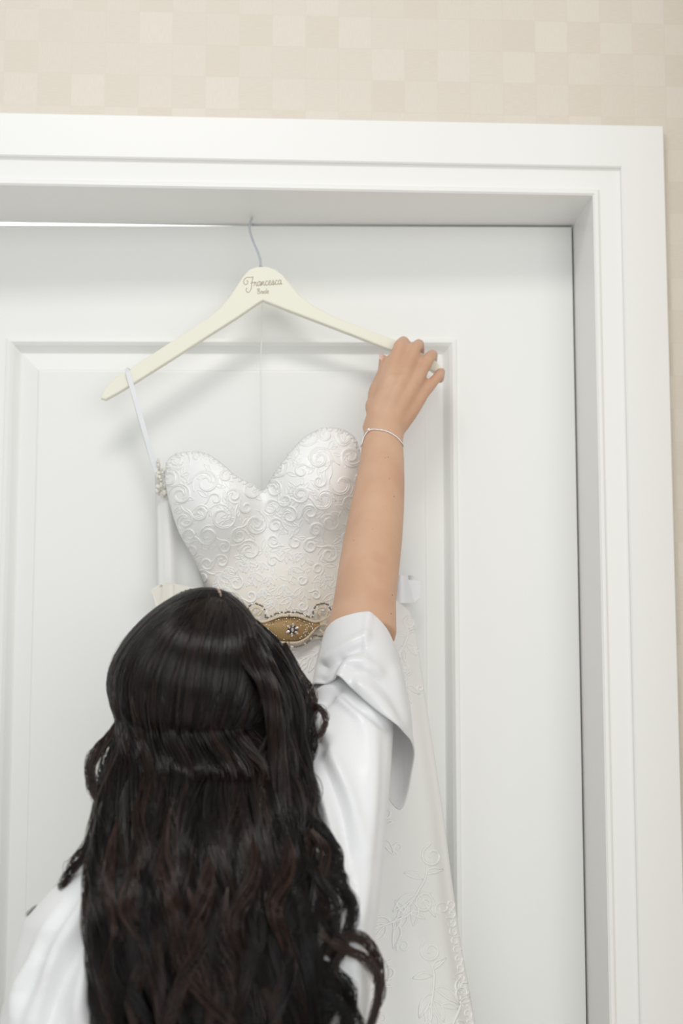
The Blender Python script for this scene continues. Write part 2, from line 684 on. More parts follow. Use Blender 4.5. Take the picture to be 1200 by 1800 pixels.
L_r = [(0, 0), (.25, .5), (.3, .95), (.45, .8), (.75, .85), (.7, .3), (.9, 0), (1.1, .15)]
L_a = [(.9, .8), (.5, 1.0), (.15, .6), (.2, .1), (.6, .05), (.9, .5), (.95, .95), (.9, .3), (1.05, 0), (1.3, .15)]
L_n = [(0, .1), (.15, .9), (.2, .1), (.45, .8), (.7, .9), (.75, .3), (.9, 0), (1.15, .15)]
L_c = [(.85, .8), (.5, 1.0), (.15, .6), (.2, .1), (.55, 0), (.95, .2)]
L_e = [(.1, .4), (.6, .5), (.75, .85), (.45, 1.0), (.15, .6), (.2, .1), (.6, 0), (.95, .2)]
L_s = [(0, .05), (.35, .6), (.5, 1.05), (.7, .5), (.6, .05), (.2, .05), (.6, 0), (1.0, .2)]
L_F = [[(2.6, 2.15), (1.6, 2.05), (.6, 2.1), (-.2, 1.6), (-.3, .9), (.3, .45), (.9, .8), (.9, 1.3), (.5, 1.35)],
       [(2.5, 2.2), (2.3, 1.6), (2.1, .6), (1.9, -.6), (1.3, -1.3), (.6, -1.2), (.4, -.6), (.8, -.35)], [(1.7, .7), (2.3, .85), (2.8, .8)]]
fr = list(L_F)
x = 2.7
for ch, wd in ((L_r, 1.05), (L_a, 1.2), (L_n, 1.15), (L_c, .95), (L_e, .95), (L_s, 1.0), (L_c, .95), (L_a, 1.2)):
    fr.append(shift(ch, x))
    x += wd
script(fr, 430.0, 504.0, 5.85, 7.6, -0.07, .00042, 'lettering')
L_B = [[(.2, 0), (.3, .8), (.35, 1.7)], [(-.1, 1.5), (.6, 1.85), (1.1, 1.5), (.5, 1.0), (1.2, .7), (1.0, .1), (.2, 0)]]
L_i = [(0, .1), (.25, .9), (.3, .2), (.6, .1)]
L_d = [(.8, .8), (.3, .9), (.1, .3), (.5, 0), (.85, .6), (1.0, 1.8), (.9, .4), (1.2, .1)]
br = list(L_B)
x = 1.4
for ch, wd in ((L_r, 1.05), (L_i, .6), (L_d, 1.15), (L_e, .95)):
    br.append(shift(ch, x))
    x += wd
script(br, 452.0, 516.5, 4.0, 5.0, -0.04, .00032, 'lettering')

# thin cord hanging straight down from the hanger's middle
cp = [P(461, 536, -.030), P(460, 575, -.014), P(459.5, 597, -.008), P(458, 640, -.006), P(458.5, 700, -.006), P(459, 780, -.007), P(460, 870, -.010), P(460, 920, -.014)]
m = MB(); m.tube(catmull(cp, 40), .0007, 6)
tag(m.build('hanging_cord', M['cord']), 'thin white cord hanging down the door from the middle of the hanger', 'cord')

# ------------------------------------------------------------------ wedding dress
dress = empty('wedding_dress', PV(495, 1090, -.05))
dress.location.z = 0.02
tag(dress, 'strapless ivory lace wedding dress with beaded belt hanging on the door', 'dress')


def resample(poly, n):
    p = catmull(poly, 200)
    d = np.concatenate([[0], np.cumsum(np.linalg.norm(np.diff(p, axis=0), axis=1))])
    t = np.linspace(0, d[-1], n)
    return np.stack([np.interp(t, d, p[:, k]) for k in range(p.shape[1])], 1)


TOPE = [(289, 832), (293, 812), (306, 799), (335, 793), (362, 797), (388, 813), (415, 836), (445, 852), (461, 862), (471, 850), (488, 822), (510, 794), (535, 768), (560, 755), (582, 751), (606, 756), (624, 770), (632, 790)]
BOTE = [(366, 1052), (400, 1078), (450, 1098), (510, 1108), (570, 1098), (615, 1075), (650, 1055)]
LEFT = [(366, 1052), (357, 1021), (338, 978), (315, 937), (299, 890), (291, 855), (289, 832)]
RIGT = [(650, 1055), (640, 1000), (636, 950), (638, 900), (640, 850), (637, 815), (632, 790)]
NU, NV = 110, 80
top, bot, lef, rig = resample(TOPE, NU), resample(BOTE, NU), resample(LEFT, NV), resample(RIGT, NV)
# keep the sweetheart dip in the middle column of the top edge
U = np.linspace(0, 1, NU)[None, :, None]
V = np.linspace(0, 1, NV)[:, None, None]
G = (1 - V) * bot[None] + V * top[None] + (1 - U) * lef[:, None] + U * rig[:, None] \
    - ((1 - U) * (1 - V) * bot[0] + U * (1 - V) * bot[-1] + (1 - U) * V * top[0] + U * V * top[-1])


def bodice_depth(px, py, u, v):
    base = -.040 - .052 * np.clip(1 - (2 * u - 1) ** 2, 0, 1) ** .6
    # two padded cups, a hollow between them, flattened towards the waist
    c1 = np.exp(-(((px - 372) / 76) ** 2 + ((py - 878) / 88) ** 2) ** 1.35)
    c2 = np.exp(-(((px - 566) / 78) ** 2 + ((py - 842) / 92) ** 2) ** 1.35)
    rim = -np.clip((v - .9) / .1, 0, 1) ** 2 * .010
    dip = .012 * np.exp(-((px - 466) / 26) ** 2) * np.clip((v - .35) * 2, 0, 1)
    return base - .050 * (c1 + c2) + dip - rim


px, py = G[..., 0], G[..., 1]
D = bodice_depth(px, py, np.broadcast_to(U[..., 0], px.shape), np.broadcast_to(V[..., 0], px.shape))
vs = [P(px[i, j], py[i, j], D[i, j]) for i in range(NV) for j in range(NU)]
fs = [(i * NU + j, i * NU + j + 1, (i + 1) * NU + j + 1, (i + 1) * NU + j) for i in range(NV - 1) for j in range(NU - 1)]
bod = mesh('bodice', vs, fs, M['bodice'], None, True)
md = bod.modifiers.new('thick', 'SOLIDIFY')
md.thickness = .005
md.offset = -1
adopt(bod, dress)
bod_bvh = BVHTree.FromPolygons([Vector(v) for v in vs], fs)

# back of the dress hanging behind, seen beside the bodice
BT = [(272, 822), (300, 845), (360, 885), (430, 905), (500, 910), (570, 900), (640, 880), (690, 860)]
BL = [(276, 1062), (275, 1000), (274, 930), (273, 870), (272, 822)]
BB = [(276, 1062), (400, 1075), (500, 1080), (600, 1075), (700, 1062)]
BR = [(700, 1062), (690, 1000), (684, 930), (686, 890), (690, 860)]
nu, nv = 60, 30
t2, b2, l2, r2 = resample(BT, nu), resample(BB, nu), resample(BL, nv), resample(BR, nv)
u2 = np.linspace(0, 1, nu)[None, :, None]
v2 = np.linspace(0, 1, nv)[:, None, None]
g2 = (1 - v2) * b2[None] + v2 * t2[None] + (1 - u2) * l2[:, None] + u2 * r2[:, None] \
    - ((1 - u2) * (1 - v2) * b2[0] + u2 * (1 - v2) * b2[-1] + (1 - u2) * v2 * t2[0] + u2 * v2 * t2[-1])
vs = []
for i in range(nv):
    for j in range(nu):
        uu = j / (nu - 1)
        vs.append(P(g2[i, j, 0], g2[i, j, 1], -.028 - .008 * math.sin(uu * 40) * (1 - abs(2 * uu - 1)) - .012 * math.exp(-((uu - .06) / .035) ** 2)))
fs = [(i * nu + j, i * nu + j + 1, (i + 1) * nu + j + 1, (i + 1) * nu + j) for i in range(nv - 1) for j in range(nu - 1)]
bk = mesh('back_panel', vs, fs, M['skirt'], None, True)
md = bk.modifiers.new('thick', 'SOLIDIFY'); md.thickness = .003; md.offset = -1
adopt(bk, dress)

# skirt: closed bell from the belt to the floor
def skirt_row(z, xl, xr, h, amp):
    n = 120
    row = []
    for k in range(n):
        a = 2 * math.pi * k / n
        cx, hw = (xl + xr) / 2, (xr - xl) / 2
        ca, sa = math.cos(a), math.sin(a)
        x_ = cx + hw * math.copysign(abs(ca) ** .8, ca)
        y_ = -.016 - h - h * math.copysign(abs(sa) ** .75, sa) * 1.0
        fold = amp * (math.sin(a * 9 + 1.3) + .6 * math.sin(a * 15 + .4)) * max(0, sa) ** .5
        row.append((x_ + .3 * fold, min(y_ - fold, -.010), z))
    return row


sk_keys = [(1050, 318, 690, .030, .000), (1075, 300, 722, .034, .001), (1120, 285, 732, .040, .0015), (1250, 262, 750, .052, .0025),
           (1420, 235, 776, .066, .004), (1550, 215, 792, .075, .005), (1640, 200, 804, .080, .006), (1800, 170, 832, .090, .007)]
rows = []
zs, xl_, xr_, hh_, am_ = [], [], [], [], []
for (y, a, b, h, am) in sk_keys:
    yy = -.016 - h
    zs.append(P(500, y, yy)[2]); xl_.append(P(a, y, yy)[0]); xr_.append(P(b, y, yy)[0]); hh_.append(h); am_.append(am)
zs += [.5, .02]; xl_ += [-.34, -.50]; xr_ += [.40, .48]; hh_ += [.096, .098]; am_ += [.010, .012]
zz = np.linspace(zs[0], .02, 90)
f = lambda q: np.interp(zz[::-1], zs[::-1], q[::-1])[::-1]
for z_, a, b, h, am in zip(zz, f(xl_), f(xr_), f(hh_), f(am_)):
    rows.append(skirt_row(z_, a, b, h, am))
m = MB(); m.loft(rows, False)
sko = m.build('skirt', M['skirt'], None)
fix_normals(sko.data)
sk_bvh = BVHTree.FromPolygons([Vector(v) for v in m.v], m.f)
adopt(sko, dress)


def cast(bvh, x_, y_, lift):
    h = bvh.ray_cast(CAM_LOC, ray(x_, y_))
    if h[0] is None:
        return None
    n = h[1]
    if n.dot(ray(x_, y_)) > 0:
        n = -n
    return h[0] + n * lift


def cord(mb, bvh, pts, rad, lift, taper=True, n=5):
    run, idx = [], []
    N = len(pts)

    def flush():
        if len(run) > 3:
            rr = [rad * ((.35 + .65 * math.sin(math.pi * (k + .5) / N) ** .6) if taper else 1) for k in idx]
            mb.tube(run, rr, n)
    for k, (a, b) in enumerate(pts):
        w3 = cast(bvh, a, b, lift)
        if w3 is None or (run and (w3 - run[-1]).length > .012):
            flush()
            run, idx = [], []
            if w3 is None:
                continue
        run.append(w3)
        idx.append(k)
    flush()


def spiral(cx, cy, r, a0, turns, hand, tail=0.0):
    pts = []
    n = int(20 * turns) + 8
    for k in range(n):
        f_ = k / (n - 1)
        rr = r * (.22 + .78 * f_ ** .8)
        a = a0 + hand * turns * 2 * math.pi * f_
        pts.append((cx + rr * math.cos(a), cy + rr * math.sin(a)))
    if tail > 0:
        (x1, y1), (x0_, y0_) = pts[-1], pts[-2]
        dx, dy = x1 - x0_, y1 - y0_
        L_ = math.hypot(dx, dy)
        dx, dy = dx / L_, dy / L_
        for k in range(1, 9):
            q = k / 8 * tail
            bx, by = -dy * hand, dx * hand
            pts.append((x1 + dx * q - bx * q * q / tail * .45, y1 + dy * q - by * q * q / tail * .45))
    return pts


def leaf(cx, cy, L_, ang, bend):
    out = []
    for s_ in (-1, 1):
        pts = []
        for k in range(10):
            f_ = k / 9
            w_ = math.sin(math.pi * f_) * L_ * .17 * s_
            ax = f_ * L_
            off = w_ + bend * L_ * f_ * f_
            pts.append((cx + ax * math.cos(ang) - off * math.sin(ang), cy + ax * math.sin(ang) + off * math.cos(ang)))
        out.append(pts)
    return out


rnd = random.Random(5)
lm = MB()


def in_poly(x_, y_, poly):
    c = False
    for i in range(len(poly)):
        x1, y1 = poly[i]
        x2, y2 = poly[i - 1]
        if (y1 > y_) != (y2 > y_) and x_ < (x2 - x1) * (y_ - y1) / (y2 - y1) + x1:
            c = not c
    return c


BODY = TOPE + RIGT[::-1] + BOTE[::-1] + LEFT
cent = []
tries = 0
while tries < 9000:
    tries += 1
    x_, y_ = rnd.uniform(285, 645), rnd.uniform(750, 1100)
    if not in_poly(x_, y_, BODY):
        continue
    r_ = rnd.uniform(12, 24) if y_ < 975 else rnd.uniform(9, 14)
    if all(math.hypot(x_ - a, y_ - b) > (r_ + c) * .93 for a, b, c in cent):
        cent.append((x_, y_, r_))
for (x_, y_, r_) in cent:
    hand = rnd.choice((-1, 1))
    a0 = rnd.uniform(0, 6.28)
    tn = rnd.uniform(1.0, 1.45)
    if y_ > 975 and rnd.random() < .55:
        ang = rnd.uniform(.9, 2.2)
        for q in range(3):
            for pts in leaf(x_, y_ - r_, r_ * 2.1, ang + (q - 1) * .5, .15 * (q - 1)):
                cord(lm, bod_bvh, pts, .0008, .0)
        continue
    cord(lm, bod_bvh, spiral(x_, y_, r_ * .98, a0, tn, hand, r_ * .9), .0014, .0001)
    cord(lm, bod_bvh, spiral(x_, y_, r_ * .74, a0 + .25, tn * .85, hand, r_ * .5), .0010, .0001)
    if r_ > 14:
        cord(lm, bod_bvh, spiral(x_, y_, r_ * 1.17, a0 + .5, .62, hand, 0), .0010, .0001)
# small filling leaves and the scalloped upper edge
for k in range(420):
    x_, y_ = rnd.uniform(290, 640), rnd.uniform(755, 1095)
    if in_poly(x_, y_, BODY):
        a0 = rnd.uniform(0, 6.28)
        for pts in leaf(x_, y_, rnd.uniform(12, 22), a0, rnd.uniform(-.4, .4)):
            cord(lm, bod_bvh, pts, .0007, .0)
te = resample(TOPE, 90)
for k in range(0, 89, 2):
    a, b = te[k]
    c2, d2 = te[min(k + 2, 89)]
    mx, my = (a + c2) / 2, (b + d2) / 2
    nx_, ny_ = (d2 - b), -(c2 - a)
    pts = [(a * (1 - f_) + c2 * f_ - nx_ * .55 * math.sin(math.pi * f_), b * (1 - f_) + d2 * f_ + 2 - ny_ * .55 * math.sin(math.pi * f_)) for f_ in np.linspace(0, 1, 7)]
    cord(lm, bod_bvh, pts, .0008, .0005, False)
lo = lm.build('lace_applique', M['lace'], dress)
tag(lo, kind='stuff')

# lace sprays on the skirt
ls = MB()


def spray(cx, cy, s_, ang):
    ca, sa = math.cos(ang), math.sin(ang)
    T = lambda pts: [(cx + (a * ca - b * sa) * s_, cy + (a * sa + b * ca) * s_) for a, b in pts]
    stem = [(0, -60), (4, -35), (-2, -10), (-10, 15), (-24, 45)]
    cord(ls, sk_bvh, T(catmull(stem, 24)), .0018, .0001)
    for (a, b, L_, an, bd) in ((2, -40, 30, -.9, .4), (0, -30, 32, 3.6, -.4), (0, -8, 48, .35, .45), (-4, 0, 46, 2.7, -.45), (-8, 12, 40, .9, .4),
                               (-12, 20, 36, 2.2, -.3), (-16, 30, 34, 1.3, .3), (-20, 40, 30, 2.0, -.2)):
        for pts in leaf(a, b, L_, an, bd):
            cord(ls, sk_bvh, T(pts), .0015, .0001)
    cord(ls, sk_bvh, T(spiral(6, -74, 19, 2.2, 1.3, 1, 8)), .0018, .0001)
    cord(ls, sk_bvh, T(spiral(46, 10, 13, 3.2, 1.2, -1, 6)), .0015, .0001)


spray(735, 1575, 1.0, .25)
spray(690, 1625, .9, .9)
spray(765, 1745, 1.0, -.2)
spray(800, 1800, .9, .15)
spray(712, 1135, .55, .1)
spray(715, 1210, .5, -.2)
spray(668, 1480, .7, .1)
spray(640, 1760, .9, .6)
spray(500, 1190, .8, 0)
spray(560, 1150, .7, .6)
for k in range(14):
    y_ = 1590 + k * 16
    x_ = np.interp(y_, [1550, 1640, 1800], [786, 797, 824])
    cord(ls, sk_bvh, spiral(x_, y_, 8, 1.0 + k, 1.0, 1, 6), .0012, .0001)
tag(ls.build('skirt_lace', M['lace'], dress), kind='stuff')

# hanger loop, gathered lace tuft at the side, sash bows
def ribbon(pts, wid, mat, name, ref=(0, -1, 0), thick=.0008):
    pts = [Vector(p) for p in pts]
    rings = []
    for i, p in enumerate(pts):
        t = (pts[min(i + 1, len(pts) - 1)] - pts[max(i - 1, 0)]).normalized()
        s = t.cross(Vector(ref)).normalized() * wid / 2
        nrm = s.cross(t).normalized() * thick
        rings.append([p - s - nrm, p + s - nrm, p + s + nrm, p - s + nrm])
    m_ = MB(); m_.loft(rings)
    o_ = m_.build(name, mat, dress, False)
    fix_normals(o_.data)
    return o_


lp = [P(281, 845, -.040), P(270, 815, -.046), P(255, 762, -.053), P(240, 710, -.056), P(228, 668, -.0565), P(225, 656, -.0555), (float(P(225, 652, YH)[0]), YH, float(P(225, 650, YH)[2])),
      P(226, 657, -.036), P(238, 705, -.034), P(262, 790, -.032), P(282, 850, -.034)]
ribbon(catmull(lp, 60), .0062, M['ribbon'], 'hanger_loop', (.35, -1, 0))
rp = [P(640, 830, -.045), P(672, 745, -.05), P(700, 650, -.0565), P(705, 612, -.0565), (float(P(705, 608, YH)[0]), YH, float(P(705, 603, YH)[2])), P(704, 614, -.036), P(672, 760, -.034), P(645, 860, -.034)]
ribbon(catmull(rp, 60), .0062, M['ribbon'], 'hanger_loop', (-.35, -1, 0))
tm = MB()
for k in range(26):
    c = P(282 + rnd.uniform(-8, 10), 812 + k * 2.4 + rnd.uniform(-3, 3), -.044 + rnd.uniform(-.006, .004))
    tm.ball(c, (rnd.uniform(.002, .005), .0014, rnd.uniform(.002, .0045)), Euler((rnd.uniform(-1, 1), rnd.uniform(-1.5, 1.5), rnd.uniform(-1, 1))).to_matrix(), 8, 5)
tag(tm.build('lace_tuft', M['cream_ribbon'], dress), 'cream gathered lace at the bodice side', kind='stuff')
# flat sash band over the waist and a folded loop at each side
sash = [(284, 1044, -.050), (330, 1052, -.060), (366, 1062, -.072), (430, 1090, -.098), (510, 1108, -.108), (590, 1092, -.098), (650, 1062, -.072), (690, 1046, -.056)]
sp = catmull([P(*q) for q in sash], 60)
ribbon(sp, .030, M['cream_ribbon'], 'sash')


def bow_loop(x0, x1, y0, y1, mat, yb):
    pts = [P(x0, (y0 + y1) / 2, yb), P(x0 * .6 + x1 * .4, (y0 + y1) / 2, yb - .012), P(x1 - 1, (y0 + y1) / 2, yb - .010), P(x1, (y0 + y1) / 2, yb - .002), P(x0 * .3 + x1 * .7, (y0 + y1) / 2, yb + .006), P(x0, (y0 + y1) / 2, yb + .006)]
    return ribbon(catmull(pts, 36), abs(P(x0, y1, yb)[2] - P(x0, y0, yb)[2]), mat, 'sash_loop')


bow_loop(690, 718, 1011, 1060, M['ribbon'], -.030)
bow_loop(316, 286, 1028, 1072, M['cream_ribbon'], -.044)

# ------------------------------------------------------------------ beaded belt on the dress
# belt surface: bulging band in front of the sash
def belt_y(x_):
    return float(np.interp(x_, [284, 330, 366, 430, 510, 590, 650, 690], [-.052, -.064, -.076, -.102, -.112, -.102, -.076, -.060])) - .0025


belt = None
gm = MB()
up = catmull([(446, 1100), (470, 1092), (492, 1086), (512, 1082), (532, 1086), (548, 1092), (562, 1096)], 40)
dn = catmull([(446, 1104), (464, 1112), (484, 1124), (508, 1131), (530, 1127), (548, 1113), (562, 1100)], 40)
rings_f, nn = [], 40
vv, ff = [], []
for k in range(nn):
    for q in range(7):
        f_ = q / 6
        x_ = up[k][0] * (1 - f_) + dn[k][0] * f_
        y_ = up[k][1] * (1 - f_) + dn[k][1] * f_
        vv.append(P(x_, y_, belt_y(x_) - .0035 * math.sin(math.pi * f_)))
for k in range(nn - 1):
    for q in range(6):
        ff.append((k * 7 + q, k * 7 + q + 1, (k + 1) * 7 + q + 1, (k + 1) * 7 + q))
belt = mesh('beaded_belt', vv, ff, M['gold'], None, True)
md = belt.modifiers.new('thick', 'SOLIDIFY'); md.thickness = .002; md.offset = 0
adopt(belt, dress)
tag(belt, 'gold beaded belt with a rhinestone flower')
pm, bm_, cm = MB(), MB(), MB()


def along(poly, step):
    p = catmull(poly, 400)
    d = np.concatenate([[0], np.cumsum(np.linalg.norm(np.diff(p, axis=0), axis=1))])
    n_ = int(d[-1] / step)
    t_ = np.linspace(0, d[-1], max(n_, 2))
    return np.stack([np.interp(t_, d, p[:, 0]), np.interp(t_, d, p[:, 1])], 1)


def mirror(poly):
    return [(2 * 508 - a, b) for a, b in poly]


half_up = [(508, 1082), (524, 1083), (540, 1089), (553, 1093), (566, 1090), (578, 1083), (590, 1073), (604, 1062)]
half_dn = [(508, 1130), (524, 1129), (538, 1122), (549, 1111), (558, 1101), (567, 1097), (576, 1100), (577, 1109), (569, 1113), (563, 1108)]
curl_up = [(572, 1086), (575, 1077), (570, 1069), (561, 1069), (557, 1076), (562, 1081)]
outer_up = [(508, 1076), (524, 1077), (538, 1082), (549, 1085), (551, 1074), (556, 1065), (566, 1061), (576, 1064), (581, 1072)]
outer_dn = [(508, 1137), (526, 1136), (541, 1128), (553, 1117), (562, 1119), (573, 1118), (582, 1110), (582, 1100)]
inner_up = [(508, 1087), (522, 1088), (536, 1093), (548, 1098)]
inner_dn = [(508, 1125), (521, 1123), (533, 1117), (544, 1108)]
for mir in (False, True):
    g_ = (lambda q: mirror(q)) if mir else (lambda q: q)
    for poly in (half_up, half_dn, curl_up):
        for a, b in along(g_(poly), 3.0):
            pm.ball(P(a, b, belt_y(a) - .0028), (.0016, .0016, .0018), None, 7, 5)
    for poly in (outer_up, outer_dn):
        for a, b in along(g_(poly), 3.1):
            a += rnd.uniform(-.6, .6); b += rnd.uniform(-.9, .9)
            (cm if rnd.random() < .3 else bm_).ball(P(a, b, belt_y(a) - .002), .0014, None, 6, 4)
    for poly in (inner_up, inner_dn):
        for a, b in along(g_(poly), 4.0):
            (cm if rnd.random() < .3 else bm_).ball(P(a, b, belt_y(a) - .0040), .0009, None, 6, 4)
for k in range(46):
    f_ = rnd.uniform(.06, .94)
    q = rnd.uniform(.15, .85)
    i = int(f_ * 39)
    a = up[i][0] * (1 - q) + dn[i][0] * q
    b = up[i][1] * (1 - q) + dn[i][1] * q
    if math.hypot(a - 514, b - 1107) > 15:
        (cm if rnd.random() < .4 else pm).ball(P(a, b, belt_y(a) - .0042), .0010, None, 6, 4)
# crystal cluster at the belt's far end beside the hair
for k in range(16):
    a, b = 318 + (k % 8) * 4 + rnd.uniform(-1, 1), 1036 + (k // 8) * 7 + abs(k % 8 - 4) * 1.4
    (cm if k % 2 else bm_).ball(P(a, b, belt_y(a) - .001), .0015, None, 6, 4)
tag(pm.build('pearl_string', M['pearl'], None), kind='stuff')
tag(bm_.build('seed_beads', M['bead'], None), kind='stuff')
tag(cm.build('crystal_beads', M['crystal'], None), kind='stuff')
for nm in ('pearl_string', 'seed_beads', 'crystal_beads'):
    adopt(bpy.data.objects[nm], dress)
# rhinestone flower: six stones round a middle stone on dark claws
FC = (514, 1107)
fl = MB()
fl.ball(P(FC[0], FC[1], belt_y(514) - .0045), (.0058, .0012, .0058), None, 14, 6)
adopt(fl.build('flower_setting', M['setting'], None), dress)
gem = MB()
gem.ball((0, 0, 0), (.0019, .0016, .0027), None, 8, 6)
for k in range(7):
    if k < 6:
        a = k * math.pi / 3 + .4
        c = P(FC[0] + 8.6 * math.cos(a), FC[1] - 8.6 * math.sin(a), belt_y(514) - .0060)
        rot = math.pi / 2 - a
    else:
        c, rot = P(FC[0], FC[1], belt_y(514) - .0066), 0
    if k == 0:
        gme = bpy.data.meshes.new('rhinestone')
        gme.from_pydata(gem.v, [], gem.f)
        gme.materials.append(M['crystal'])
    g_ = bpy.data.objects.new('rhinestone', gme)
    COL.objects.link(g_)
    g_.location = c
    g_.rotation_euler = (0, rot, 0)
    g_.parent = dress
    g_.matrix_parent_inverse = Matrix.Translation(dress.location).inverted()
# ------------------------------------------------------------------ person
person = empty('person', (-.07, -.42, 0))
tag(person, 'person with long dark curls in a white satin robe reaching up to the hanger', 'person')

HC = P(338, 1205, -.365)          # middle of the head
body = MB()
# head tipped back, looking up at the hanger
hm = Matrix.Rotation(math.radians(24), 3, 'X')
body.ball(HC, (.074, .092, .088), hm, 24, 16)
jaw = Vector(HC) + hm @ Vector((0, .038, -.062))
body.ball(jaw, (.055, .056, .062), hm, 18, 12)
body.ball(Vector(HC) + hm @ Vector((0, .082, -.098)), (.022, .016, .016), hm, 10, 8)      # chin
body.capsule([Vector(HC) + hm @ Vector((0, .090, -.005)), Vector(HC) + hm @ Vector((0, .110, -.042))], [.008, .012], 10)   # nose
body.ball(Vector(HC) + hm @ Vector((0, .092, -.068)), (.024, .010, .006), hm, 12, 6)      # upper lip
body.ball(Vector(HC) + hm @ Vector((0, .090, -.078)), (.021, .010, .006), hm, 12, 6)      # lower lip
for s_ in (-1, 1):
    body.ball(Vector(HC) + hm @ Vector((s_ * .030, .080, -.012)), (.014, .011, .009), hm, 10, 8)   # eye
    body.ball(Vector(HC) + hm @ Vector((s_ * .030, .085, .010)), (.020, .008, .006), hm, 10, 6)    # brow
    body.ball(Vector(HC) + hm @ Vector((s_ * .076, .005, -.020)), (.008, .018, .028), hm, 10, 8)   # ear
# neck and trunk
C7 = PV(335, 1470, -.405)
body.capsule([Vector(HC) + Vector((0, .015, -.07)), C7, C7 + Vector((0, -.01, -.06))], [.046, .050, .070], 18)


def ell(cx, cy, z, a, b, n=32):
    return [(cx + a * math.cos(2 * math.pi * k / n), cy + b * math.sin(2 * math.pi * k / n), z) for k in range(n)]


TX = float(C7.x)
trunk = [(1.245, .080, .056), (1.20, .132, .078), (1.13, .136, .088), (1.05, .130, .088), (.96, .122, .088), (.88, .150, .105), (.80, .170, .115), (.74, .150, .10)]
body.loft([ell(TX - .005, -.42, z, a, b) for z, a, b in trunk])
for s_ in (-1, 1):
    hx = TX + s_ * .085
    body.capsule([(hx, -.42, .80), (hx + s_ * .004, -.41, .44), (hx, -.425, .085)], [.088, .052, .034], 18)
    body.capsule([(hx, -.415, .30), (hx, -.43, .24)], [.048, .044], 14)
    body.capsule([(hx, -.44, .036), (hx + s_ * .008, -.37, .034), (hx + s_ * .014, -.285, .022)], [.034, .033, .022], 14)
    for q in range(5):
        tx = hx + s_ * (.014 + (q - 2) * .015)
        body.capsule([(tx, -.29, .018), (tx, -.262 + (.004 if (q == (0 if s_ > 0 else 4)) else -abs(q - 2) * .003), .013)], [.011, .009], 8)
# raised right arm
shR = PV(572, 1480, -.385)
elR = PV(642, 1055, -.225)
wrR = PV(675, 764, -.098)
body.capsule([PV(470, 1540, -.41), shR, shR.lerp(elR, .5), elR], [.042, .036, .031, .031], 20)
# forearm as elliptical sections that follow its outline (pixel row, left, right, depth)
fore = [(1120, 571, 697, -.250, .036), (1060, 585, 696, -.228, .035), (1000, 594, 702, -.203, .034), (950, 603, 707, -.181, .034), (900, 613, 710, -.159, .033),
        (850, 624, 711, -.138, .031), (810, 632, 710, -.121, .028), (780, 636, 708, -.107, .0245), (755, 640, 711, -.098, .022), (735, 643, 722, -.093, .0195)]
rings = []
for (y_, a, b, Y_, dp) in fore:
    l3, r3 = PV(a, y_, Y_), PV(b, y_, Y_)
    c3 = (l3 + r3) / 2
    sx = (r3 - l3) / 2
    ax = (wrR - elR).normalized()
    dv = sx.normalized().cross(ax) * dp
    rings.append([c3 + sx * math.cos(t) + dv * math.sin(t) for t in np.linspace(0, 2 * math.pi, 28, endpoint=False)])
body.loft(rings)
# hand closed over the hanger arm: palm of metacarpals, four hooked fingers, thumb below
Wp = [PV(655, 752, -.094), PV(668, 750, -.098), PV(682, 750, -.098), PV(697, 752, -.094)]
MC = [PV(686, 668, -.094), PV(706, 669, -.098), PV(724, 680, -.096), PV(737, 699, -.090)]
for wv, mv, r0, r1 in zip(Wp, MC, (.0135, .0145, .0145, .0125), (.0118, .0112, .0106, .0098)):
    body.capsule([wv, wv.lerp(mv, .5), mv], [r0, (r0 + r1) / 2 + .0012, r1], 14)
body.capsule([PV(660, 715, -.086), PV(715, 712, -.086)], [.014, .013], 14)
body.capsule([PV(678, 690, -.088), PV(726, 700, -.088)], [.0125, .011], 14)
FING = [([(686, 668, -.094), (704, 608, -.074), (709, 601, -.046), (711, 617, -.022)], (.0112, .0094, .0082, .0066)),
        ([(706, 669, -.098), (730, 612, -.074), (736, 605, -.046), (738, 622, -.022)], (.0105, .0082, .0076, .0064)),
        ([(724, 680, -.096), (754, 629, -.074), (760, 623, -.046), (760, 640, -.022)], (.0100, .0080, .0074, .0062)),
        ([(737, 699, -.090), (770, 661, -.070), (775, 653, -.046), (773, 668, -.024)], (.0088, .0067, .0062, .0054))]
for pts, rr in FING:
    body.capsule([PV(*q) for q in pts], rr, 12)
TH = [PV(661, 728, -.088), PV(663, 690, -.080), PV(676, 656, -.072), PV(674, 632, -.063)]
body.capsule([PV(676, 676, -.086), PV(686, 636, -.078)], [.0120, .0095], 12)
body.capsule([PV(672, 700, -.086), PV(680, 665, -.082)], [.013, .011], 12)
body.capsule(TH, (.0130, .0122, .0100, .0066), 12)
# left arm hanging at her side, mostly under the sleeve
shL = PV(150, 1620, -.43)
elL = PV(112, 2020, -.43)
wrL = elL + Vector((.02, .13, -.17))
body.capsule([PV(250, 1570, -.42), shL + Vector((.012, .012, 0)), elL], [.034, .032, .032], 18)
body.capsule([elL, elL.lerp(wrL, .3), wrL], [.036, .036, .024], 18)
hdv = (wrL - elL).normalized()
sdv = Vector((1, 0, 0))
pal = wrL + hdv * .085
for q in range(4):
    o3 = sdv * (.030 - q * .019)
    mv = pal + o3 - hdv * (.012 * abs(q - 1.2) * .5)
    body.capsule([wrL + o3 * .6, mv], [.013, .011], 10)
    L_ = (.068, .076, .070, .055)[q]
    body.capsule([mv, mv + hdv * L_ * .5 + Vector((0, -.004, -.006)), mv + hdv * L_ * .8 + Vector((0, -.014, -.018)), mv + hdv * L_ * .9 + Vector((0, -.028, -.028))], [.010, .0088, .008, .0068], 10)
tb = wrL + sdv * .024 + hdv * .02
body.capsule([tb, tb + sdv * .022 + hdv * .030, tb + sdv * .030 + hdv * .058, tb + sdv * .026 + hdv * .084], [.013, .0115, .0095, .0075], 10)

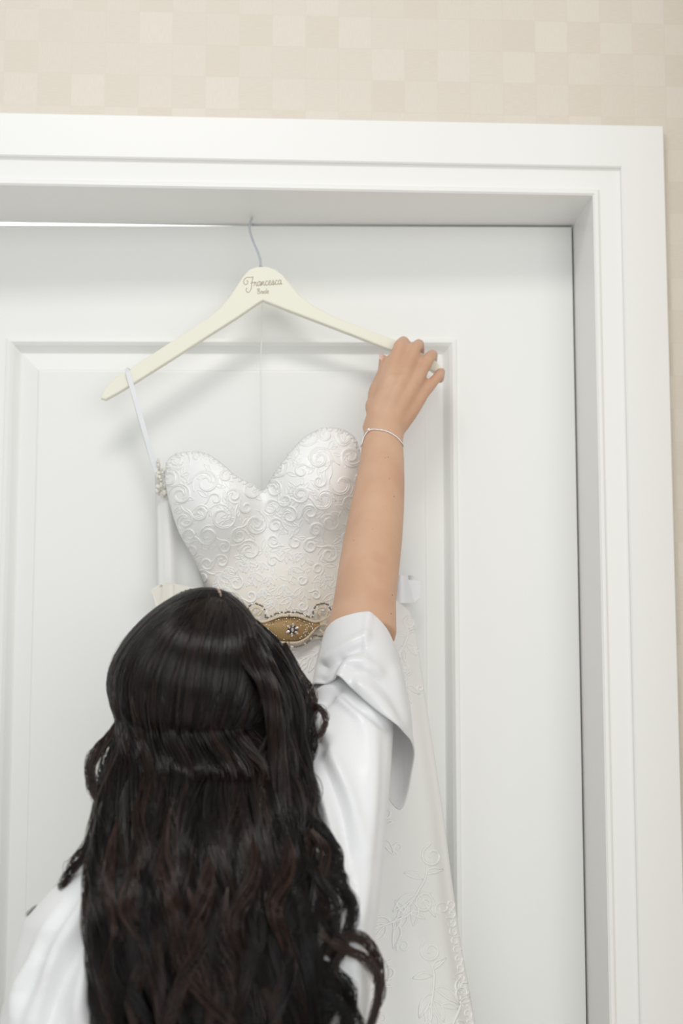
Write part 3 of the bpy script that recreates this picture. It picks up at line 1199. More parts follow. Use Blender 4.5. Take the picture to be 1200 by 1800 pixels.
bo = remeshed('body', body, .0026, 7, M['skin'])
adopt(bo, person)
body_bvh = BVHTree.FromPolygons([v.co for v in bo.data.vertices], [tuple(p.vertices) for p in bo.data.polygons])

# thumb nail, moles
td = (TH[3] - TH[2]).normalized()
m = MB()
tq = td.to_track_quat('Z', 'Y').to_matrix()
m.ball(TH[3] + td * .0015 + Vector((-.0022, -.0058, 0)), (.0046, .0018, .0062), tq @ Matrix.Rotation(math.radians(20), 3, 'Z'), 12, 8)
adopt(m.build('thumb_nail', M['nail']), person)
mm_ = MB(); mm_.ball((0, 0, 0), (.001, .0005, .001), None, 8, 5)
mole_me = bpy.data.meshes.new('mole')
mole_me.from_pydata(mm_.v, [], mm_.f)
mole_me.materials.append(M['mole'])
for (a, b, r_) in ((677, 805, .0007), (682, 804, .0009), (684, 841, .0008), (692, 873, .0010), (689, 1046, .0010), (687, 1079, .0013), (622, 950, .0008), (655, 930, .0007)):
    h = body_bvh.ray_cast(CAM_LOC, ray(a, b))
    if h[0]:
        mo = bpy.data.objects.new('mole', mole_me)
        COL.objects.link(mo)
        mo.location = h[0]
        mo.scale = (r_ * 600,) * 3
        adopt(mo, person)

# bracelet: fine chain of beads resting on the wrist, one clear charm
ch = []
front = catmull([(637, 781), (641, 768), (650, 757), (664, 756), (681, 760), (696, 769), (705, 779), (709, 786)], 46)
for a, b in front:
    h = body_bvh.ray_cast(CAM_LOC, ray(a, b))
    if h[0]:
        ch.append(h[0] + h[1] * .0010)
e0, e1 = ch[0], ch[-1]
mid = (e0 + e1) / 2 + Vector((0, .046, .002))
back = catmull([tuple(e1), tuple(e1.lerp(mid, .55) + Vector((.012, 0, 0))), tuple(mid), tuple(e0.lerp(mid, .55) + Vector((-.012, 0, 0))), tuple(e0)], 40)
br = empty('bracelet', (e0 + e1) / 2)
tag(br, 'thin silver chain bracelet with a clear bead worn on the raised wrist', 'bracelet')
m = MB()
allp = [Vector(p) for p in ch] + [Vector(p) for p in back[1:-1]]
for i, p in enumerate(allp):
    q = allp[(i + 1) % len(allp)]
    m.ball(p, .00105, None, 7, 5)
    m.ball((p + q) / 2, .0009, None, 7, 5)
m.build('chain', M['silver'], br)
h = body_bvh.ray_cast(CAM_LOC, ray(650, 757))
m = MB(); m.ball(h[0] + h[1] * .002, (.0024, .0024, .0024), None, 12, 8)
m.build('charm_bead', M['crystal'], br)

# ------------------------------------------------------------------ satin robe
robe = MB()
rt = [(.50, .225, .150), (.65, .215, .150), (.80, .200, .142), (.90, .185, .128), (.98, .172, .112), (1.06, .172, .108), (1.13, .172, .104), (1.19, .160, .094), (1.235, .118, .078), (1.265, .075, .064)]
robe.loft([ell(TX - .005, -.42, z, a, b, 48) for z, a, b in rt])
# shoulder yoke
robe.capsule([PV(420, 1500, -.42), PV(330, 1520, -.43), PV(235, 1560, -.432), PV(165, 1640, -.434)], [.052, .048, .048, .053], 20)
# left sleeve, hanging
robe.capsule([PV(190, 1610, -.432), PV(146, 1700, -.435), PV(118, 1800, -.437), PV(112, 1920, -.44), PV(118, 2080, -.43)], [.054, .063, .066, .068, .074], 28)
# right sleeve and flank as one column under the raised arm
colr = [(1128, 578, 690, -.258, .046), (1170, 558, 694, -.274, .055), (1250, 540, 694, -.305, .064), (1350, 518, 686, -.342, .071), (1480, 480, 675, -.378, .074), (1580, 460, 665, -.402, .082),
        (1680, 440, 655, -.414, .088), (1800, 430, 643, -.420, .092), (1920, 430, 640, -.420, .095)]
rings = []
for (y_, a, b, Y_, dp) in colr:
    l3, r3 = PV(a, y_, Y_), PV(b, y_, Y_)
    c3 = (l3 + r3) / 2
    hx = (r3 - l3).length / 2
    rings.append([c3 + Vector((hx * math.copysign(abs(math.cos(t)) ** .85, math.cos(t)), dp * math.copysign(abs(math.sin(t)) ** .85, math.sin(t)), 0)) for t in np.linspace(0, 2 * math.pi, 40, endpoint=False)])
robe.loft(rings)
ro = remeshed('robe', robe, .0034, 14, M['satin'])
# folds: ridges (+) and creases (-) along lines in the cloth
FOLDS = [([(560, 1270), (585, 1330), (615, 1400), (640, 1500)], .0045, 12), ([(552, 1300), (570, 1355), (600, 1440), (618, 1560)], -.0040, 11),
         ([(548, 1330), (565, 1400), (585, 1480), (592, 1600)], .0055, 13), ([(545, 1370), (560, 1430), (572, 1500), (575, 1620)], -.0055, 9),
         ([(640, 1240), (655, 1330), (655, 1450), (645, 1600)], .0030, 16), ([(672, 1300), (668, 1400), (660, 1500), (648, 1640)], -.0025, 10),
         ([(600, 1215), (620, 1235), (650, 1258), (680, 1280)], -.0050, 9), ([(590, 1222), (612, 1240), (636, 1262)], .0035, 7),
         ([(560, 1240), (575, 1228), (592, 1212)], -.0050, 8), ([(556, 1222), (570, 1210), (590, 1200)], .0040, 7), ([(545, 1290), (562, 1300), (575, 1320)], -.004, 9),
         ([(610, 1560), (612, 1660), (600, 1800)], -.004, 12), ([(635, 1560), (628, 1680), (618, 1800)], .004, 14),
         ([(190, 1530), (150, 1590), (100, 1680), (60, 1790)], .0070, 17), ([(170, 1600), (130, 1680), (95, 1760), (75, 1830)], -.0075, 15),
         ([(180, 1600), (155, 1700), (135, 1800)], .0070, 15), ([(150, 1560), (100, 1630), (50, 1730), (25, 1800)], -.0055, 13),
         ([(182, 1680), (170, 1760), (165, 1820)], -.0065, 11), ([(60, 1690), (35, 1740), (22, 1800)], .0055, 11),
         ([(118, 1580), (70, 1660), (40, 1730)], .0040, 11)]
nv_ = len(ro.data.vertices)
co = np.empty(nv_ * 3); ro.data.vertices.foreach_get('co', co); co = co.reshape(-1, 3)
no = np.empty(nv_ * 3); ro.data.vertex_normals.foreach_get('vector', no); no = no.reshape(-1, 3)
pp = proj(co)
facing = np.clip(-no[:, 1] * 1.6 + .2, 0, 1)
disp = np.zeros(nv_)
for poly, amp, wd in FOLDS:
    q = catmull(poly, 40)
    d = np.full(nv_, 1e9); tt = np.zeros(nv_)
    for k in range(40):
        dk = np.hypot(pp[:, 0] - q[k, 0], pp[:, 1] - q[k, 1])
        tt = np.where(dk < d, k / 39, tt)
        d = np.minimum(d, dk)
    disp += 1.45 * amp * np.exp(-(d / wd) ** 2) * np.sin(np.pi * np.clip(tt * .9 + .05, 0, 1)) ** .5
disp += .0016 * np.sin(co[:, 0] * 95 + co[:, 2] * 26 + 2 * np.sin(co[:, 2] * 17))
co = co + no * (disp * facing)[:, None]
ro.data.vertices.foreach_set('co', co.ravel())
ro.data.update()
adopt(ro, person)
tag(ro, 'white satin robe')
# sash of the robe at the waist, behind the hair and below the frame
m = MB()
m.loft([ell(TX - .005, -.42, z, a, b, 48) for z, a, b in ((.945, .181, .123), (.955, .186, .127), (.985, .183, .122), (.995, .177, .116))])
so = m.build('robe_tie', M['satin'])
so.parent = ro

# wide cuff turned back round the raised arm
topr = [(574, 1112, -.262), (586, 1094, -.285), (612, 1082, -.296), (648, 1078, -.298), (676, 1104, -.292), (694, 1142, -.272), (697, 1150, -.245), (680, 1128, -.222), (640, 1106, -.214), (600, 1104, -.226)]
midr = [(560, 1160, -.285), (574, 1150, -.312), (604, 1142, -.330), (646, 1142, -.335), (690, 1176, -.328), (708, 1212, -.300), (712, 1240, -.262), (690, 1240, -.232), (630, 1190, -.226), (580, 1168, -.242)]
botr = [(552, 1206, -.310), (562, 1202, -.335), (592, 1192, -.352), (650, 1240, -.368), (692, 1275, -.366), (722, 1306, -.335), (724, 1345, -.285), (700, 1425, -.262), (640, 1330, -.245), (570, 1230, -.262)]
n = 72
kr = [catmull_closed([P(*q) for q in r_], n) for r_ in (topr, midr, botr)]
rings = []
for i in range(25):
    t = i / 24
    a, b, c = (1 - t) * (1 - 2 * t), 4 * t * (1 - t), t * (2 * t - 1)
    row = kr[0] * a + kr[1] * b + kr[2] * c
    rings.append(row.copy())
R_ = np.array(rings)
cen = R_.mean(1, keepdims=True)
out = R_ - cen
out /= np.linalg.norm(out, axis=2, keepdims=True)
pj = proj(R_.reshape(-1, 3)).reshape(25, n, 2)
CF = [([(648, 1080), (644, 1110), (640, 1160)], .0030, 4), ([(575, 1160), (610, 1136), (642, 1118)], .0035, 6), ([(572, 1172), (606, 1150), (638, 1140)], -.0055, 9),
      ([(600, 1195), (606, 1172), (630, 1166), (660, 1180)], .0060, 9), ([(655, 1190), (685, 1225), (705, 1270)], -.0040, 9), ([(630, 1205), (665, 1235), (700, 1275)], .0050, 9),
      ([(692, 1180), (706, 1230), (712, 1270)], .0035, 8), ([(570, 1196), (590, 1180), (600, 1160)], -.0045, 8)]
dd = np.zeros((25, n))
for poly, amp, wd in CF:
    q = catmull(poly, 30)
    dmin = np.min(np.hypot(pj[:, :, None, 0] - q[None, None, :, 0], pj[:, :, None, 1] - q[None, None, :, 1]), axis=2)
    dd += 1.35 * amp * np.exp(-(dmin / wd) ** 2)
front_m = np.clip(-out[:, :, 1] * 3 + .3, 0, 1)
R_ = R_ + out * (dd * front_m)[:, :, None]
vs = R_.reshape(-1, 3)
fs = [(i * n + j, i * n + (j + 1) % n, (i + 1) * n + (j + 1) % n, (i + 1) * n + j) for i in range(24) for j in range(n)]
cu = mesh('sleeve_cuff', vs, fs, M['thin_satin'], None, True)
md = cu.modifiers.new('thick', 'SOLIDIFY'); md.thickness = .0022; md.offset = -1
md = cu.modifiers.new('sub', 'SUBSURF'); md.levels = 1; md.render_levels = 1
cu.parent = ro

# ------------------------------------------------------------------ hair
def strands_mesh(name, pts, rad, mat, tone):
    """pts (n,m,3) centre lines, rad (n,m): one three-sided tube per strand"""
    n_, m_, _ = pts.shape
    t = np.gradient(pts, axis=1)
    t /= np.linalg.norm(t, axis=2, keepdims=True) + 1e-12
    ref = np.array([0.12, -1.0, 0.2])
    s = np.cross(t, ref)
    s /= np.linalg.norm(s, axis=2, keepdims=True) + 1e-12
    u = np.cross(s, t)
    ang = np.array([0, 2 * np.pi / 3, 4 * np.pi / 3]) + np.pi / 2
    v = pts[:, :, None, :] + rad[:, :, None, None] * (np.cos(ang)[None, None, :, None] * s[:, :, None, :] + np.sin(ang)[None, None, :, None] * u[:, :, None, :])
    v = v.reshape(-1, 3)
    base = (np.arange(n_) * m_ * 3)[:, None, None] + (np.arange(m_ - 1) * 3)[None, :, None]
    k = np.arange(3)
    k2 = (k + 1) % 3
    f_ = np.stack([base + k, base + k2, base + 3 + k2, base + 3 + k], -1).reshape(-1, 4)
    me = bpy.data.meshes.new(name)
    me.vertices.add(len(v)); me.vertices.foreach_set('co', v.astype(np.float32).ravel())
    me.loops.add(f_.size); me.loops.foreach_set('vertex_index', f_.astype(np.int32).ravel())
    me.polygons.add(len(f_))
    me.polygons.foreach_set('loop_start', np.arange(0, f_.size, 4, dtype=np.int32))
    me.polygons.foreach_set('use_smooth', np.ones(len(f_), bool))
    me.update(calc_edges=True)
    at = me.attributes.new('tone', 'FLOAT', 'POINT')
    at.data.foreach_set('value', np.repeat(tone, m_ * 3).astype(np.float32))
    o_ = link(name, me, mat)
    return o_


def lock(guide, count, width, curl_a=(0, 0), wave=.15, phase=None, twist=2.0, m_=40, tip=.25, frizz=.0012, flat=.6, hand=None, root=.55):
    """a clump of strands that follow one guide line, twisting together and thinning to the tip"""
    g = catmull(guide, m_)
    L_ = np.concatenate([[0], np.cumsum(np.linalg.norm(np.diff(g, axis=0), axis=1))])
    s_ = L_ / L_[-1]
    t = np.gradient(g, axis=0)
    t /= np.linalg.norm(t, axis=1, keepdims=True)
    a = np.cross(t, np.array([.05, -1., .1])); a /= np.linalg.norm(a, axis=1, keepdims=True)
    b = np.cross(a, t)
    ph = RNG.uniform(0, 6.28) if phase is None else phase
    sg = RNG.choice([-1, 1]) if hand is None else hand
    ca = (curl_a[0] + (curl_a[1] - curl_a[0]) * s_ ** 1.2)
    th = ph + sg * 2 * np.pi * L_ / wave
    g = g + a * (ca * np.cos(th))[:, None] + b * (ca * .7 * np.sin(th))[:, None]
    r0 = np.sqrt(RNG.uniform(0, 1, count))
    p0 = RNG.uniform(0, 2 * np.pi, count)
    prof = width * np.clip(np.minimum(root + 3 * s_, 1) * (tip + (1 - tip) * np.clip(1.15 - s_ ** 2.2, 0, 1)), .05, 1)
    an = p0[:, None] + sg * twist * 2 * np.pi * s_[None, :]
    off = a[None] * (r0[:, None] * np.cos(an) * prof[None])[:, :, None] + b[None] * (r0[:, None] * np.sin(an) * prof[None] * flat)[:, :, None]
    fz = np.zeros((count, m_, 3))
    for k in range(2):
        fr = RNG.uniform(1.5, 4.5, (count, 1)); fp = RNG.uniform(0, 6.28, (count, 1))
        dr = RNG.normal(size=(count, 1, 3))
        fz += dr * (np.sin(fr * 6.28 * s_[None] + fp) * s_[None])[:, :, None] * frizz
    pts = g[None] + off + fz
    rad = np.full((count, m_), 1.0) * (1 - .6 * s_[None] ** 3)
    return pts, rad


hair = None
# under-layer: dark mass so no light shows between strands
hu = MB()
RX, RY, RZ = .0855, .102, .0950
HCv = np.array(HC) + np.array([0, 0, .004])


def egg(q):
    """unit directions to the egg-shaped outline of the combed crown"""
    q = np.array(q, float)
    z_ = q[..., 2]
    hi, lo_z = np.clip(z_, 0, 1), np.clip(-z_, 0, 1)
    q[..., 0] = q[..., 0] * (1 - .20 * hi ** 1.3 - .10 * lo_z ** 1.5) + .17 * hi ** 2
    return q


hu.ball((0, 0, 0), 1.0, None, 40, 24)
hu.v = [tuple(HCv + egg(v) * np.array([RX, RY, RZ]) * .996) for v in hu.v]
um = [(1215, 250, 492, -.365, .040), (1260, 236, 508, -.375, .042), (1300, 228, 512, -.385, .040), (1350, 222, 512, -.402, .044), (1420, 200, 524, -.430, .046), (1500, 192, 535, -.465, .042), (1600, 188, 532, -.498, .040), (1700, 190, 536, -.508, .036), (1800, 196, 540, -.512, .034), (1890, 230, 520, -.512, .022)]
rings = []
for (y_, a, b, Y_, dp) in um:
    c3 = (PV(a, y_, Y_) + PV(b, y_, Y_)) / 2
    hx = (PV(b, y_, Y_) - PV(a, y_, Y_)).length / 2
    rings.append([c3 + Vector((hx * math.cos(t), dp * math.sin(t), 0)) for t in np.linspace(0, 2 * math.pi, 36, endpoint=False)])
hu.loft(rings)
huo = hu.build('hair', M['hair_under'])
fix_normals(huo.data)
adopt(huo, person)
tag(huo, 'long dark brown hair, half pinned up, falling in loose curls')
hair = huo


def hair_part(name, chunks, mat, rscale, tone=None):
    by = {}
    for p_, r_ in chunks:
        by.setdefault(p_.shape[1], []).append((p_, r_))
    (mm, lst), = by.items()
    p_ = np.concatenate([q[0] for q in lst]); r_ = np.concatenate([q[1] for q in lst])
    tn_ = np.concatenate([np.clip(RNG.uniform(.0, .72) ** 1.2 + RNG.normal(0, .12, len(q[0])), 0, 1) if len(q[0]) > 1 else np.array([RNG.uniform(0, .7)]) for q in lst])
    if tone is not None:
        tn_ = np.clip(RNG.normal(tone, .16, len(p_)), 0, 1)
    o_ = strands_mesh(name, p_, r_ * rscale, mat, tn_)
    o_.parent = hair
    tag(o_, kind='stuff')
    return o_


# crown: strands combed from the parting over the head down to the pins
def sph(az, el):
    """az: 0 towards the camera, + to the right; el: 90 up"""
    az, el = np.radians(az), np.radians(el)
    return np.stack([np.sin(az) * np.cos(el), -np.cos(az) * np.cos(el), np.sin(el)], -1)


def dome_strand(a0, mid, a1, m_, lift):
    f_ = np.linspace(0, 1, m_)[:, None]
    q = (1 - f_) ** 2 * a0 + 2 * f_ * (1 - f_) * mid + f_ ** 2 * a1
    q /= np.linalg.norm(q, axis=1, keepdims=True)
    return HCv + egg(q) * np.array([RX, RY, RZ]) * (1 + lift)


chunks = []
MS = 26
N_CROWN = 3400
for i in range(N_CROWN):
    u_ = RNG.uniform(-1, 1)
    lk = math.floor(u_ * 9 + .3 * math.sin(u_ * 31)) / 9
    jit = RNG.normal(0, .03)
    # roots along the crown seam below the parting
    az0 = 28 + u_ * 66 + RNG.normal(0, 3)
    el0 = 62 - 15 * abs(u_) ** 1.5 + RNG.normal(0, 2.5)
    a0 = sph(np.array(az0), np.array(el0))
    az1 = -8 + u_ * 62 + 6 * math.sin(lk * 40)
    a1 = sph(np.array(az1 * 1.15), np.array(-56 + 10 * abs(u_) + RNG.normal(0, 4)))
    mid = sph(np.array(6 + u_ * 88), np.array(8.)) * 1.35
    lift = .025 * np.sin(np.pi * np.linspace(0, 1, MS))[:, None] + .012 * math.sin(lk * 57) * np.linspace(0, 1, MS)[:, None] + abs(RNG.normal(0, .010)) - .0 * jit
    chunks.append((dome_strand(a0, mid, a1, MS, lift)[None], np.ones((1, MS))))
# front section swept from the parting down the left side
for i in range(2400):
    u_ = RNG.uniform(0, 1) ** .8
    a0 = sph(np.array(34 + 66 * u_), np.array(62 + 20 * u_ + RNG.normal(0, 1.5)))
    mid = sph(np.array(-40 - 60 * u_), np.array(52 + 20 * u_ + RNG.normal(0, 2))) * 1.25
    a1 = sph(np.array(-66 - 34 * u_ + RNG.normal(0, 4)), np.array(-26 - 20 * RNG.uniform()))
    lift = .016 + .012 * np.sin(np.pi * np.linspace(0, 1, MS))[:, None] + abs(RNG.normal(0, .008))
    chunks.append((dome_strand(a0, mid, a1, MS, lift)[None], np.ones((1, MS))))
# section on the right of the parting
for i in range(1500):
    u_ = RNG.uniform(0, 1)
    a0 = sph(np.array(34 + 66 * u_), np.array(62 + 20 * u_ + RNG.normal(0, 1.5)))
    mid = sph(np.array(66 + 34 * u_), np.array(38 + 12 * u_ + RNG.normal(0, 3))) * 1.2
    a1 = sph(np.array(60 + 30 * u_ + RNG.normal(0, 4)), np.array(-34 - 12 * RNG.uniform()))
    lift = .016 + abs(RNG.normal(0, .010)) + .012 * np.linspace(0, 1, MS)[:, None] ** 2
    chunks.append((dome_strand(a0, mid, a1, MS, lift)[None], np.ones((1, MS))))
hair_part('crown_section', chunks, M['hair'], .00050)

# lengths: overlapping curled locks down the back
LB = ([1290, 1350, 1420, 1500, 1600, 1700, 1800, 1950], [222, 196, 176, 172, 172, 172, 176, 200])
RB = ([1290, 1350, 1420, 1500, 1600, 1700, 1800, 1950], [528, 534, 534, 536, 543, 548, 552, 560])
DB = ([1290, 1350, 1420, 1500, 1600, 1700, 1800, 1950], [-.385, -.408, -.436, -.470, -.503, -.515, -.520, -.522])
HB = ([1290, 1350, 1420, 1500, 1600, 1700, 1800, 1950], [.034, .048, .052, .050, .046, .042, .040, .036])


def back_guide(u_, y0, y1, layer, dx=0., n=9, wob=0.):
    pts = []
    k1 = RNG.uniform(0, 6.28)
    for y_ in np.linspace(y0, y1, n):
        l_, r_ = np.interp(y_, *LB), np.interp(y_, *RB)
        f_ = (y_ - y0) / (y1 - y0)
        uu = np.clip(u_ + dx * f_ + wob * math.sin(f_ * 7 + k1) * f_, .0, 1.0)
        x_ = l_ + (r_ - l_) * uu
        d_ = np.interp(y_, *DB) - np.interp(y_, *HB) * math.sqrt(max(0, 1 - (2 * uu - 1) ** 2)) * .95 - layer * (.3 + .7 * f_)
        pts.append(P(x_, y_, d_))
    return pts


chunks = []
for i in range(70):
    u_ = (i * .618034) % 1.0
    lay = RNG.uniform(-.008, .006)
    y0 = 1290 + 40 * math.sin(math.pi * u_) + RNG.uniform(-15, 15)
    y1 = RNG.uniform(1850, 1980)
    chunks.append(lock(back_guide(u_, y0, y1, lay, RNG.uniform(-.08, .08), 9, .02), 58, RNG.uniform(.009, .013), (.002, RNG.uniform(.009, .016)), RNG.uniform(.19, .23), 7 * u_ + RNG.normal(0, .5), RNG.uniform(.3, .9), 40, .22, .0004, .9, 1))
# larger twisted locks on the outside
for u_, y0, tw in ((.95, 1310, 1.6), (.86, 1330, 1.5), (.76, 1345, 1.2), (.64, 1350, .8), (.52, 1355, .9), (.40, 1352, .7), (.28, 1350, .8), (.16, 1340, .9), (.05, 1325, 1.0), (.90, 1370, 1.8), (.70, 1400, 1.4), (.56, 1430, .9), (.34, 1410, .8), (.2, 1440, .9)):
    chunks.append(lock(back_guide(u_, y0, RNG.uniform(1820, 1960), .009, RNG.uniform(-.06, .06), 9, .04), 80, RNG.uniform(.0085, .0115), (.002, .016), RNG.uniform(.13, .18) if u_ > .6 else RNG.uniform(.17, .25), None, tw * 1.2, 40, .2, .0005, .9))
# side hair falling from the parting over the right of the head
for k in range(9):
    dx = -6 * k + RNG.uniform(-3, 3)
    g_ = [(400 + dx * .2, 1068 - 2 * k, -.36 - .004 * k), (446 + dx * .6, 1098 + k, -.372 - .006 * k), (486 + dx, 1142 + 2 * k, -.385 - .008 * k), (512 + dx * 1.1, 1196, -.392 - .009 * k), (530 + dx * 1.1, 1250, -.400 - .009 * k), (540 + dx, 1320, -.42 - .006 * k),
          (540 + dx * .8, 1400, -.445 - .004 * k), (534 + dx * .8, 1490, -.485), (536 + dx, 1600, -.52), (544 + dx, 1720, -.53), (550 + dx, 1850, -.53)]
    chunks.append(lock([P(*q) for q in g_], 90, .0095, (.0, .013), RNG.uniform(.13, .19), None, 1.6, 40, .25, .0007))
# side sections drawn back to the pins under the crown
for k in range(6):
    e_ = RNG.uniform(-8, 8)
    g_ = [(206 + 4 * k, 1240 + 6 * k, -.392 - .006 * k), (218 + 5 * k, 1302 + 6 * k, -.418 - .005 * k), (246, 1346 + 3 * k + e_, -.445), (300, 1366 + e_, -.458), (350, 1374 + e_, -.460), (378, 1420, -.468), (372, 1500, -.50)]
    chunks.append(lock([P(*q) for q in g_], 46, .0065, (.0, .003), .2, None, 1.2, 40, .3, .0008))
    g_ = [(490 - 3 * k, 1262 + 6 * k, -.405 - .006 * k), (470 - 3 * k, 1316 + 5 * k, -.428 - .004 * k), (436, 1350 + 3 * k + e_, -.446), (390, 1368 + e_, -.459), (340, 1376 + e_, -.460), (300, 1420, -.468), (296, 1510, -.50)]
    chunks.append(lock([P(*q) for q in g_], 46, .0065, (.0, .003), .2, None, 1.2, 40, .3, .0008))
# waves that leave the crown below the pins and run on into the lengths
for az_, u_ in ((-62, .06), (-50, .14), (-40, .22), (-28, .30), (-16, .38), (-4, .46), (8, .54), (20, .62), (31, .70), (42, .78), (54, .86), (64, .93)):
    gq = [HCv + egg(sph(np.array(az_ * f_), np.array(e_))) * np.array([RX, RY, RZ]) * q_ for f_, e_, q_ in ((1.0, 4., .99), (1.0, -14., 1.02), (.97, -32., 1.035))]
    for y_ in (1352, 1392, 1440, 1500, 1570, 1650):
        l_, r_ = np.interp(y_, *LB), np.interp(y_, *RB)
        gq.append(P(l_ + (r_ - l_) * u_ + RNG.uniform(-5, 5), y_, np.interp(y_, *DB) - np.interp(y_, *HB) * math.sqrt(1 - (2 * u_ - 1) ** 2) - .006))
    chunks.append(lock(gq, 56, RNG.uniform(.0085, .011), (.0, .007), RNG.uniform(.2, .3), None, RNG.uniform(.3, .8), 40, .15, .0006, .5, None, .25))
# side hair on the left, from behind the pinned section
for k in range(5):
    dx = 7 * k + RNG.uniform(-3, 3)
    g_ = [(232 + dx, 1200, -.385), (214 + dx, 1262, -.392 - .003 * k), (206 + dx, 1320, -.408 - .004 * k), (196 + dx, 1380, -.43), (182 + dx, 1450, -.46), (176 + dx, 1540, -.50), (178 + dx, 1650, -.52), (176 + dx, 1760, -.53), (190 + dx, 1880, -.53)]
    chunks.append(lock([P(*q) for q in g_], 80, .0105, (.0, .011), RNG.uniform(.17, .24), None, 1.0, 40, .25, .0008))
hair_part('length_section', chunks, M['hair'], .00050)

# loose curls that stand away from the mass
LOOSE = [
    ([(212, 1262, -.40), (196, 1292, -.40), (172, 1318, -.41), (158, 1345, -.42), (162, 1380, -.43), (176, 1412, -.44), (184, 1450, -.45)], 110, .0052, 'd'),
    ([(205, 1300, -.40), (188, 1350, -.41), (182, 1400, -.42), (172, 1440, -.44), (160, 1490, -.46), (170, 1530, -.47)], 70, .0085, 'd'),
    ([(190, 1440, -.44), (166, 1478, -.45), (140, 1510, -.455), (122, 1535, -.455), (106, 1566, -.45)], 60, .0065, 'd'),
    ([(172, 1470, -.45), (136, 1524, -.43), (108, 1566, -.424), (90, 1588, -.42), (76, 1592, -.425), (60, 1596, -.42), (48, 1606, -.42)], 26, .0028, 'd'),
    ([(182, 1450, -.47), (160, 1520, -.49), (156, 1580, -.50), (170, 1640, -.51), (178, 1690, -.515), (172, 1760, -.52), (190, 1840, -.52)], 70, .0065, 'd'),
    ([(500, 1130, -.36), (524, 1180, -.37), (545, 1210, -.38), (553, 1240, -.39), (549, 1275, -.40), (542, 1300, -.41)], 40, .0032, 'd'),
    ([(520, 1180, -.37), (545, 1238, -.39), (562, 1244, -.40), (572, 1262, -.405), (566, 1284, -.41), (548, 1300, -.41), (540, 1320, -.41)], 34, .0030, 'b'),
    ([(505, 1170, -.38), (528, 1240, -.40), (540, 1300, -.42), (532, 1350, -.44), (548, 1390, -.45), (540, 1430, -.46), (528, 1470, -.47)], 110, .0100, 'd'),
    ([(535, 1380, -.45), (552, 1440, -.47), (572, 1470, -.475), (590, 1505, -.48), (588, 1540, -.49), (566, 1580, -.50), (556, 1640, -.51)], 80, .0062, 'd'),
    ([(540, 1490, -.48), (575, 1530, -.49), (608, 1570, -.49), (622, 1600, -.49), (612, 1640, -.495), (592, 1668, -.50), (580, 1700, -.50)], 70, .0060, 'd'),
    ([(545, 1460, -.48), (572, 1500, -.49), (566, 1560, -.50), (574, 1610, -.50), (596, 1650, -.50), (590, 1690, -.50), (570, 1720, -.50)], 60, .0055, 'd'),
    ([(575, 1680, -.50), (596, 1655, -.50), (625, 1646, -.495), (650, 1662, -.49), (668, 1700, -.485), (668, 1745, -.48), (650, 1800, -.48), (640, 1840, -.48)], 44, .0050, 'b'),
    ([(560, 1640, -.51), (600, 1665, -.51), (640, 1685, -.50), (662, 1715, -.50), (664, 1755, -.50), (648, 1805, -.50)], 44, .0050, 'b'),
    ([(560, 1690, -.51), (590, 1715, -.51), (612, 1740, -.51), (616, 1775, -.51), (600, 1815, -.51), (590, 1850, -.51)], 64, .0065, 'd'),
    ([(540, 1640, -.52), (556, 1700, -.52), (580, 1750, -.52), (570, 1800, -.52), (585, 1850, -.52)], 80, .0085, 'd'),
    ([(520, 1560, -.53), (545, 1620, -.53), (540, 1680, -.53), (560, 1730, -.53), (600, 1770, -.53), (620, 1830, -.53)], 60, .0060, 'd'),
    ([(536, 1500, -.50), (560, 1545, -.505), (586, 1585, -.505), (590, 1630, -.51), (572, 1668, -.51), (556, 1700, -.515), (566, 1750, -.515)], 50, .0050, 'd'),
    ([(530, 1420, -.47), (556, 1455, -.478), (584, 1480, -.48), (594, 1515, -.485), (606, 1550, -.49), (600, 1600, -.49)], 34, .0034, 'd'),
    ([(556, 1600, -.50), (584, 1640, -.505), (606, 1662, -.505), (588, 1700, -.51), (600, 1740, -.51), (630, 1790, -.51), (636, 1830, -.51)], 40, .0040, 'd'),
    ([(540, 1730, -.53), (570, 1760, -.53), (602, 1772, -.525), (618, 1810, -.525), (610, 1850, -.525)], 50, .0052, 'd'),
]
for g_, c_, w_, col in LOOSE:
    ck = lock([P(*q) for q in g_], int(c_ * 1.3), w_ * 1.15, (.0, .0012), .13, None, .8, 40, .3, .0016)
    lo_ = hair_part('loose_curl', [ck], M['hair'] if col == 'd' else M['brown_hair'], .00034)
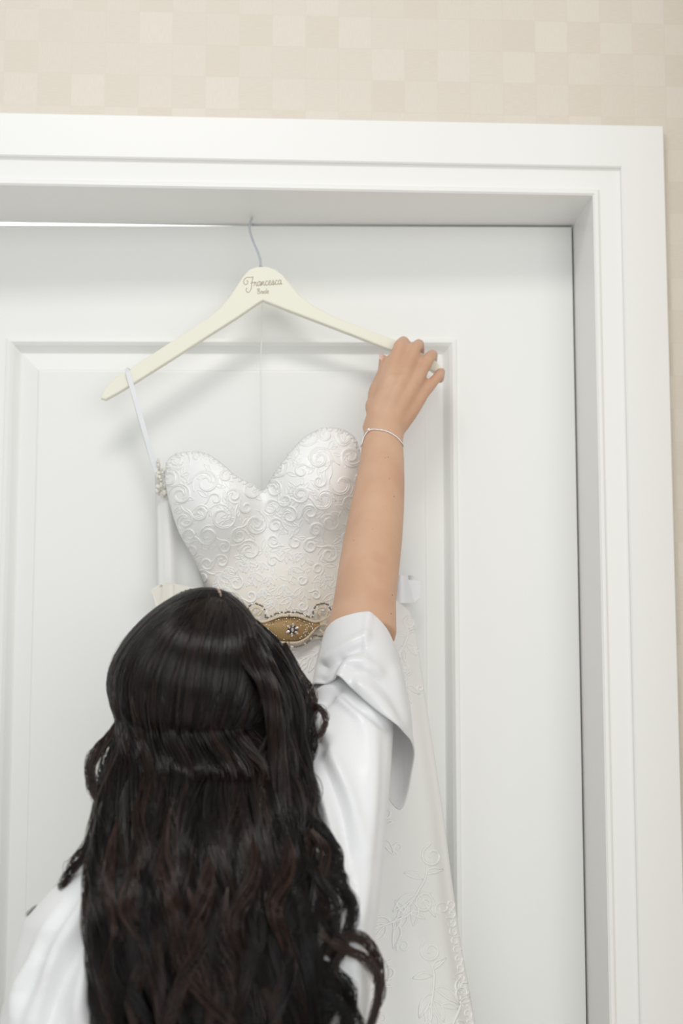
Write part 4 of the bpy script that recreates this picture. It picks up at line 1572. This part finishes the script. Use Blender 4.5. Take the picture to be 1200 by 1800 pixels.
# browner waves lying on top of the lengths
for g_ in ([(300, 1420), (286, 1510), (306, 1600), (326, 1690), (366, 1756), (400, 1800), (420, 1850)], [(432, 1430), (446, 1530), (418, 1620), (446, 1700), (474, 1790), (460, 1860)],
           [(246, 1490), (226, 1590), (254, 1680), (228, 1760), (240, 1850)], [(372, 1480), (360, 1580), (340, 1660), (368, 1740), (350, 1850)],
           [(492, 1420), (508, 1520), (478, 1600), (510, 1690), (490, 1770), (516, 1850)], [(330, 1560), (352, 1640), (322, 1720), (300, 1800), (310, 1860)],
           [(206, 1440), (190, 1540), (212, 1640), (190, 1740), (206, 1850)], [(400, 1560), (388, 1650), (412, 1730), (396, 1850)]):
    gg = []
    for x_, y_ in g_:
        l_, r_ = np.interp(y_, *LB), np.interp(y_, *RB)
        uu = np.clip((x_ - l_) / (r_ - l_), 0, 1)
        gg.append(P(x_, y_, np.interp(y_, *DB) - np.interp(y_, *HB) * math.sqrt(max(0, 1 - (2 * uu - 1) ** 2)) - .013 - .006 * math.sin(y_ / 40.)))
    hair_part('brown_lock', [lock(gg, 46, .0095, (.0, .005), .2, None, .9, 40, .15, .0012, .5, None, .08)], M['hair'], .00042, .70)
# fly-away hairs
fl = []
for i in range(46):
    az, el = RNG.uniform(-95, 95), RNG.uniform(-20, 85)
    a0 = sph(np.array(az), np.array(el))
    a1 = sph(np.array(az * 1.1 + RNG.uniform(-12, 12)), np.array(el - RNG.uniform(20, 50)))
    md_ = (a0 + a1) * .5 * (1.12 + RNG.uniform(0, .06))
    fl.append((dome_strand(a0, md_, a1, 40, .035 + RNG.uniform(.0, .05) * np.sin(np.pi * np.linspace(0, 1, 40))[:, None])[None], np.ones((1, 40))))
for i in range(30):
    sd = RNG.choice([0., 1.])
    x0 = np.interp(1400, *(LB if sd == 0 else RB)); y0 = RNG.uniform(1330, 1700)
    xx = np.interp(y0, *(LB if sd == 0 else RB)); k = -1 if sd == 0 else 1
    g_ = [P(xx - k * 20, y0 - 60, -.46), P(xx + k * RNG.uniform(0, 14), y0, -.47), P(xx + k * RNG.uniform(6, 34), y0 + 50, -.48), P(xx + k * RNG.uniform(-10, 26), y0 + 110, -.49)]
    fl.append(lock(g_, 1, .001, (0, .003), .08, None, 1., 40))
hair_part('flyaway_hairs', fl, M['brown_hair'], .00016)
# sliver of scalp at the parting
pa = [sph(np.array(a_), np.array(e_)) for a_, e_ in ((33, 63), (36, 69), (44, 76), (60, 82))]
m = MB(); m.tube(catmull([HCv + egg(q) * np.array([RX, RY, RZ]) * 1.034 for q in pa], 16), [.0008 + .0012 * math.sin(math.pi * k / 15) for k in range(16)], 6)
so2 = m.build('parting', M['scalp'])
so2.parent = hair
